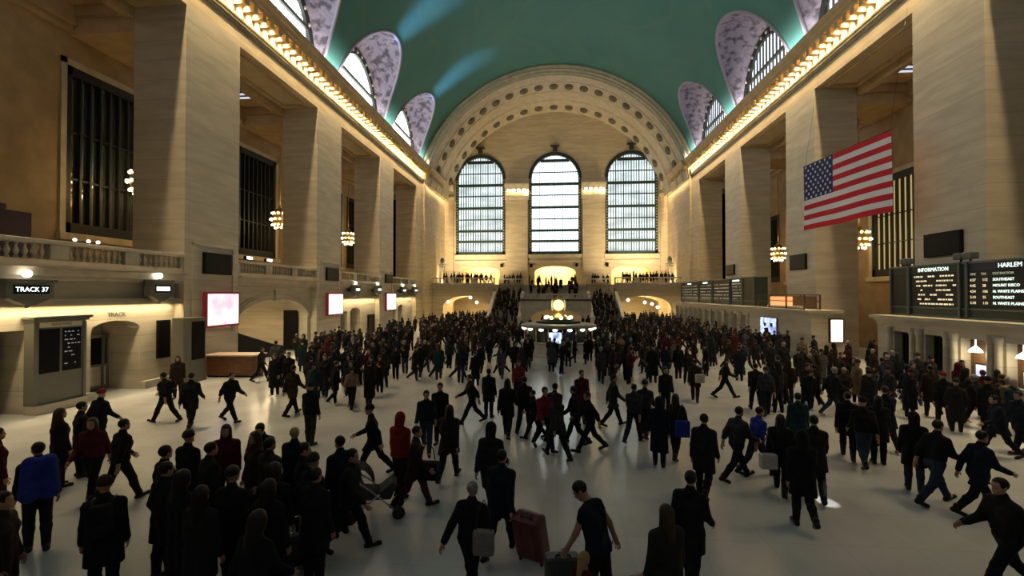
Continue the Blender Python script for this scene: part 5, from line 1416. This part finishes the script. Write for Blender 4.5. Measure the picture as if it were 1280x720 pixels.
# centre
M = [(590, 529, 'stride', -70, 'soot', 'jacket', 'short', 'person in dark grey walking alone left of the central pairs'),
     (611, 522, 'stand', 170, 'black', 'coat', 'short', 'person in black left of the pair before the kiosk'),
     (634, 546, 'walk', 175, 'black', 'coat', 'long', 'left person of the dark pair walking towards the kiosk'),
     (655, 541, 'walk_b', 170, 'black', 'jacket', 'short', 'right person of the dark pair walking towards the kiosk'),
     (648, 505, 'walk', 10, 'scarlet', 'jacket', 'short', 'person with a red jacket below the kiosk, left of centre'),
     (668, 548, 'walk', -90, 'navy', 'jacket', 'short', 'small person in navy at the left of the central walking group'),
     (680, 562, 'walk', 30, 'scarlet', 'jacket', 'short', 'person with a red jacket in the central walking group'),
     (697, 573, 'stride', -150, 'charcoal', 'coat', 'hood', 'person in a charcoal coat at the front of the central walking group'),
     (692, 551, 'walk_b', 160, 'soot', 'coat', 'short', 'person in dark grey behind the charcoal coat'),
     (719, 555, 'walk_b', -110, 'soot', 'jacket', 'short', 'person in black in the middle of the central group, legs apart'),
     (738, 564, 'stride', -80, 'black', 'jacket', 'short', 'person in black with a wide stride right of the central group'),
     (727, 530, 'stand', 20, 'maroon', 'coat', 'short', 'person with dark red on the shoulders behind the wide stride'),
     (766, 532, 'walk', 100, 'charcoal', 'coat', 'short', 'person in charcoal walking right of the wide stride'),
     (792, 553, 'walk_b', 150, 'charcoal', 'jacket', 'short', 'person in a dark grey jacket left of the navy long coat'),
     (806, 546, 'walk', 160, 'charcoal', 'jacket', 'hat', 'person in a dark hat just left of the navy long coat'),
     (824, 582, 'relaxed', 165, 'navy', 'long', 'hood', 'person in a long navy coat left of the blue bag'),
     (844, 572, 'walk', 150, 'soot', 'coat', 'long', 'person in dark grey with a blue bag at the hip'),
     (832, 520, 'stand', 10, 'black', 'jacket', 'short', 'person in black behind the long navy coat'),
     (880, 624, 'pass', 150, 'soot', 'coat', 'short', 'person in a dark coat alone below the far right screen'),
     (869, 502, 'walk', 160, 'brown', 'coat', 'short', 'person in dark brown with a white bag right of centre'),
     (906, 497, 'stride', 70, 'soot', 'jacket', 'short', 'person in black striding right, right of centre'),
     (945, 514, 'walk', 170, 'black', 'jacket', 'short', 'left person of the dark pair before the bright floor on the right'),
     (958, 520, 'walk_b', 165, 'charcoal', 'jacket', 'hat', 'right person of the dark pair before the bright floor on the right'),
     (973, 500, 'stand', 160, 'black', 'coat', 'short', 'person in black close behind the dark pair on the right'),
     (921, 600, 'stride', 110, 'charcoal', 'jacket', 'short', 'person in a charcoal jacket walking beside the blue jacket'),
     (946, 594, 'stride_b', 110, 'royal', 'jacket', 'short', 'person in a bright blue jacket'),
     (976, 616, 'walk', 150, 'black', 'coat', 'long', 'person in black with a white bag right of the blue jacket'),
     (1004, 658, 'pass', 170, 'black', 'coat', 'hood', 'person in a bulky black coat in front of the bright floor patch'),
     (1012, 622, 'walk', 160, 'soot', 'coat', 'short', 'person in dark grey close behind the bulky black coat'),
     (998, 575, 'stand', 170, 'teal', 'coat', 'short', 'person in dark teal behind the bulky black coat'),
     (1060, 573, 'walk', 150, 'black', 'coat', 'short', 'person in black at the left of the dark trio on the right'),
     (1078, 583, 'walk_b', 165, 'black', 'jacket', 'hat', 'middle person of the dark trio on the right, in jeans'),
     (1096, 580, 'stand', 160, 'soot', 'coat', 'long', 'right person of the dark trio on the right'),
     (1108, 562, 'walk', 170, 'navy', 'coat', 'short', 'person in dark navy just right of the dark trio'),
     (1143, 614, 'relaxed', 150, 'black', 'coat', 'hood', 'person in a wide black coat and purple-blue jeans on the right'),
     (1166, 628, 'stride', 100, 'black', 'jacket', 'short', 'person in black striding behind the purple-blue jeans'),
     (1208, 640, 'stride', 85, 'navy', 'coat', 'short', 'person in a dark navy coat with a wide stride at the right'),
     (1249, 571, 'stride_b', -100, 'navy', 'coat', 'short', 'person in dark navy striding left below the ticket machines'),
     (1276, 566, 'walk', -80, 'navy', 'coat', 'short', 'person in dark navy at the right edge below the ticket machines'),
     (1236, 545, 'stand', 160, 'black', 'coat', 'hat', 'person in black left of the striding navy coat'),
     (1180, 533, 'walk', 150, 'black', 'coat', 'hat', 'person in black with a red hat in front of the ticket office')]
for px, fy, po, rz, co, cu, ha, lb in M:
    N(px, fy, po, rz, lb, 'F', coat=co, cut=cu, hair=ha, haircol='cloth_scarlet' if 'red hat' in lb else ('cloth_' + co if ha in ('hood', 'hat') else 'hair_dark'), legs='denim' if ('jeans' in lb or co == 'royal') else ('navy' if px % 3 == 0 else 'black'), h=1.45 if 'small' in lb else 1.66 + .12 * random.random())
N(1258, 593, 'stride', -95, 'person in black striding left at the right edge, lower right', 'H', cut='jacket', h=1.72)
hx, hy_ = headspot(588, 603, 1.62)
def bag_at(x, y, z, size, mat, label):
    t = thing('shoulder_bag', label, 'bag', (x, y, z)); w, d, h = size
    MB().bbox(-w / 2, w / 2, -d / 2, d / 2, 0, h, .05).obj('body', mat, t); MB().tube([(-w * .35, 0, h), (-w * .25, 0, h + .25), (0, .02, h + .40), (w * .25, 0, h + .25), (w * .35, 0, h)], .012, 6).obj('strap', 'leather_black', t)
bag_at(hx + .22, hy_ - .20, .72, (.30, .14, .34), 'cloth_pale', 'pale shoulder bag at the hip of the black jacket by the red suitcase')
bag(844, 572, .12, -.26, .62, (.36, .16, .42), 'cloth_royal', 'bright blue bag at the hip of the dark grey coat, right of centre')
bag(976, 616, -.30, -.1, .55, (.34, .18, .32), 'cloth_white', 'white bag carried between the blue jacket and the person in black')
bag(869, 502, .1, -.28, .80, (.34, .16, .34), 'cloth_white', 'white bag at the front of the dark brown coat right of centre')
bag(516, 634, .30, .05, .55, (.42, .2, .36), 'cloth_black', 'black bag at the right side of the dark brown coat near the stroller')

# ================================================================ the crowd further back
random.seed(23)
FC = ['jacket', 'coat', 'jacket', 'coat', 'long']; FH = ['short', 'long', 'hat', 'short', 'hood']; FP = ['walk', 'walk_b', 'stand', 'relaxed', 'stride', 'pockets', 'phone', 'pass']
COMBO = [(random.choice(FP), random.choice(FC), random.choice(FH)) for _ in range(16)]
COLS = ['black'] * 8 + ['soot'] * 6 + ['brown'] * 5 + ['navy'] * 3 + ['charcoal'] * 3 + ['olive', 'maroon', 'grey', 'tan', 'teal']
COUNT = [0]
BLOCKED = [(-2.9 + kx, 2.9 + kx, ky - 2.9, ky + 2.9), (-8.8, -4.0, 58.2, 67), (4.4, 9.1, 58.2, 67), (-4.8, 5.2, 59.6, 61)]
def free(x, y, dmin):
    if any(a < x < b_ and c < y < d_ for a, b_, c, d_ in BLOCKED): return False
    if x > XT - .7 and (y < 25.4 or 30.9 < y < 66): return False
    if x < -17.8 and y < 60 : return False
    return all((x - p[0]) ** 2 + (y - p[1]) ** 2 > dmin * dmin for p in TAKEN)
def crowd_person(x, y, z, label, group, rz=None, col=None):
    po, cu, ha = random.choice(COMBO); co = col or random.choice(COLS)
    TAKEN.append((x, y)); COUNT[0] += 1
    b = person(0, 0, po, random.choice([0, 180, 170, 190, 10, 90, -90, 140, -150]) if rz is None else rz, label, coat='cloth_' + co, cut=cu, legs='cloth_' + random.choice(['black', 'black', 'soot', 'navy', 'denim']), hair=ha,
           haircol=('cloth_' + co if ha == 'hood' else 'cloth_' + random.choice(['black', 'soot', 'charcoal', 'maroon'])) if ha in ('hat', 'hood') else random.choice(['hair_dark', 'hair_dark', 'hair_brown', 'hair_brown', 'hair_grey']),
           h=random.uniform(1.58, 1.82), near=False, pos=(x, y, z), group=group)
    return b
def zone(n, x0, x1, f0, f1, label, group, dmin=.62, bias=1.):
    k = tries = 0
    while k < n and tries < n * 60:
        tries += 1
        px = random.uniform(x0, x1); fy = f0 + (f1 - f0) * random.random() ** bias
        x, y = spot(px, fy)
        if abs(x) > 17.6 and y < 60 and x < 0 or y > 66.5: continue
        if not free(x, y, dmin): continue
        crowd_person(x, y, 0, label, group); k += 1
zone(34, 340, 480, 452, 497, 'person in dark winter clothes in the crowd right of the wooden desk', 'crowd between the desk and the second screen', .6)
zone(6, 385, 480, 497, 512, 'person in dark clothes at the front of the crowd right of the desk', 'front of the crowd right of the desk', .6)
zone(24, 480, 600, 446, 486, 'person in dark clothes in the loose crowd left of the kiosk', 'loose crowd left of the kiosk', .7)
zone(10, 600, 652, 446, 480, 'person in dark clothes just left of the kiosk', 'people just left of the kiosk', .65)
zone(13, 650, 750, 446, 472, 'person in dark clothes standing right in front of the kiosk', 'people in front of the kiosk', .7)
zone(30, 745, 860, 446, 482, 'person in dark clothes in the crowd right of the kiosk', 'crowd right of the kiosk', .65)
zone(22, 860, 965, 444, 478, 'person in dark clothes in the crowd before the far ticket office', 'crowd before the far ticket office', .65)
zone(26, 972, 1062, 446, 520, 'person in dark clothes in the dense knot below the flag', 'dense knot of people below the flag', .55)
zone(30, 1062, 1230, 462, 528, 'person in dark clothes queuing in front of the near ticket office', 'queue before the near ticket office', .55)
zone(9, 1195, 1285, 490, 545, 'person in dark clothes by the ticket machines at the right edge', 'people by the ticket machines', .6)
INDIV = COUNT[0] + len(G) + len(M) + 32
# the rest is far too small and dense to count: one mass of people on stairs, balcony and the end of the floor
def crowd_mass(spots):
    vs, fs, mi = [], [], []; mats = ['skin_a', 'cloth_black', 'cloth_soot', 'cloth_brown', 'hair_dark', 'cloth_charcoal', 'cloth_navy']
    geo = {}
    for key in COMBO:
        me = far_mesh(*key); geo[key] = (np.array([v.co[:] for v in me.vertices]), [tuple(p.vertices) for p in me.polygons], [p.material_index for p in me.polygons])
    for x, y, z in spots:
        V, Fc, Mi = geo[random.choice(COMBO)]; s = random.uniform(.92, 1.06); R = rz_(random.uniform(0, 6.28))
        o = len(vs); vs += (V * s @ R.T + np.array([x, y, z])).tolist(); fs += [tuple(i + o for i in f) for f in Fc]
        c1, c2 = random.choice([1, 1, 2, 2, 3, 3, 5, 6]), random.choice([1, 2, 6]); mp_ = {0: 0, 1: c1, 2: c2, 3: 4}; mi += [mp_[q] for q in Mi]
    me = D.meshes.new('crowd'); me.from_pydata(vs, [], fs)
    for m_ in mats: me.materials.append(MATS[m_])
    me.polygons.foreach_set('material_index', mi); me.polygons.foreach_set('use_smooth', [True] * len(fs)); me.update()
    o = link('crowd', me); tag(o, 'mass of dark-clothed people on the stairs, far balcony and far end of the floor', 'crowd', kind='stuff')
sp = []
def fill(n, x0, x1, y0, y1, zf, dmin=.5):
    k = t_ = 0
    while k < n and t_ < n * 40:
        t_ += 1; x, y = random.uniform(x0, x1), random.uniform(y0, y1)
        if all((x - p[0]) ** 2 + (y - p[1]) ** 2 > dmin * dmin for p in sp): sp.append((x, y, zf(x, y))); k += 1
st_ = lambda x, y: (int(min(21, max(0, (y - 59) / .318))) + 1) * .1636
fill(34, -8.0, -4.9, 59.3, 65.8, st_); fill(30, 5.2, 8.2, 59.3, 64.5, st_)
fill(26, -3.9, 4.3, 68.0, 71.8, lambda x, y: 3.6 + (int((y - 68) / .31) + 1) * .1615)
fill(10, -8, 8, 66.6, 67.6, lambda x, y: 3.6)
fill(16, -16.5, -9.2, 67.4, 67.9, lambda x, y: 5.7, .42); fill(16, 9.5, 17, 67.4, 67.9, lambda x, y: 5.7, .42); fill(8, -8, -4.8, 72.3, 73, lambda x, y: 5.7, .4); fill(6, 5.2, 8.3, 72.3, 73, lambda x, y: 5.7, .4)
fill(34, -16.5, -9.2, 60, 74, lambda x, y: 0); fill(34, 9.6, 15.5, 60, 74, lambda x, y: 0)
fill(70, -16.5, -5.5, 46, 59, lambda x, y: 0, .6); fill(80, 5.4, 15.4, 46, 59, lambda x, y: 0, .6); fill(20, -5.5, 5.4, 37, 58, lambda x, y: 0, .7)
def fill_seen(n, x0, x1, f0, f1, dmin):
    k = t_ = 0
    while k < n and t_ < n * 50:
        t_ += 1; x, y = spot(random.uniform(x0, x1), random.uniform(f0, f1))
        if y > 58.5 or abs(x) > 16.9 or not free(x, y, dmin): continue
        if all((x - p[0]) ** 2 + (y - p[1]) ** 2 > dmin * dmin for p in sp): sp.append((x, y, 0)); k += 1
fill_seen(85, 470, 655, 421, 446, .55); fill_seen(85, 742, 905, 421, 446, .55); fill_seen(30, 330, 470, 436, 456, .55); fill_seen(25, 905, 1010, 432, 448, .55)
crowd_mass(sp)
# a few people leaning on the left balcony
for px, lb in ((345, None),): pass
# ================================================================ light
WARM = (1., .76, .42); DAY = (.86, .93, 1.)
def aim(o, p): o.rotation_euler = (Vector(p) - o.location).to_track_quat('-Z', 'Y').to_euler()
def spotl(name, loc, to, power, col, ang, blend=1., r=.1):
    l = D.lights.new(name, 'SPOT'); l.energy = power; l.color = col; l.spot_size = ang; l.spot_blend = blend; l.shadow_soft_size = r
    o = link(name, l, None, loc); aim(o, to); return o
for s in (-1, 1):
    area('lamp_row', (s * 18.05, 36.5, 21.3), (0, 0, 0), .14, 53, 5200, WARM, 1.5)             # rows of lamps between the cornice dentils
    area('lamp_row', (s * 17.65, 69.3, 21.3), (0, 0, 0), .2, 12, 1800, WARM, 2.0)
    o = area('cove_lamp_row', (s * 17.3, 26.5, 22.25), (0, 0, 0), .25, 73, 1000, (1., .95, .86), 1.7)  # vault washed from the cornice top
    o.rotation_euler = (PI, s * R_(44), 0)
for x0, x1 in ((-7.9, -4.1), (4.5, 8.25)):
    area('capital_lamp', ((x0 + x1) / 2, YF - .8, 21.28), (0, 0, 0), x1 - x0, .25, 320, WARM)
for c in BAYC:                                     # blue-white floodlights on the left cornice under each lunette
    spotl('floodlight', (-17.0, c - .3, 22.5), (-12.6, c + .3, 30.6), 6000, (.28, .56, 1.), R_(28), 1., .7)
# lamps under the ledge of the track fronts
for i in (1, 3, 4):
    a, b_ = BAYS[i]
    area('ledge_lamp', (-(XL - .26), (a + b_) / 2, 3.95), (0, R_(0), 0), .08, (b_ - a) * .95, 110, (1., .80, .46), 2.3)
for a, b_ in BAYS[1:]:                             # downlights under the balcony edge wash the floor along the wall
    area('balcony_downlight', (-(W + .15), (a + b_) / 2, 5.22), (0, R_(-26), 0), .05, (b_ - a) * .95, 900, (1., .82, .50), 1.25)
area('ledge_lamp', (-(XL + .3), 29.7, 3.7), (0, R_(-20), 0), .1, 4, 120, (1., .80, .46))
for x, p in ((-12.1, 520), (.2, 900), (12.45, 520)):
    area('room_lamp', (x, 78.2, 9.2), (0, 0, 0), 6, 2.4, p, (1., .76, .30))
for x in (-12.8, 12.8):
    area('room_lamp', (x, 71.5, 5.2), (0, 0, 0), 6, 5, 800, (1., .76, .34))
    o = area('balcony_lamp', (x * 1.05, 68.6, 5.78), (0, 0, 0), 9, .3, 900, (1., .80, .48), 1.9); aim(o, (x * .9, 75.5, 15.5))  # added strips hidden behind the rail to brighten the far wall
area('arch_lamp', (.3, 64, 3.3), (0, 0, 0), 4, 4, 260, (1., .70, .34))
area('ramp_lamp', (-23.5, 29.7, 3.8), (0, 0, 0), 3, 5, 160, (1., .76, .40))
point('kiosk_light', (kx, ky - .2, 3.0), 60, (1., .88, .55), .6)
x, y = spot(1030, 627); spotl('beam', (12, -4, 21), (x, y, 0), 26000, (1., .97, .92), R_(1.15), .6, .02)  # added spot making the bright floor patch, in place of sunlight
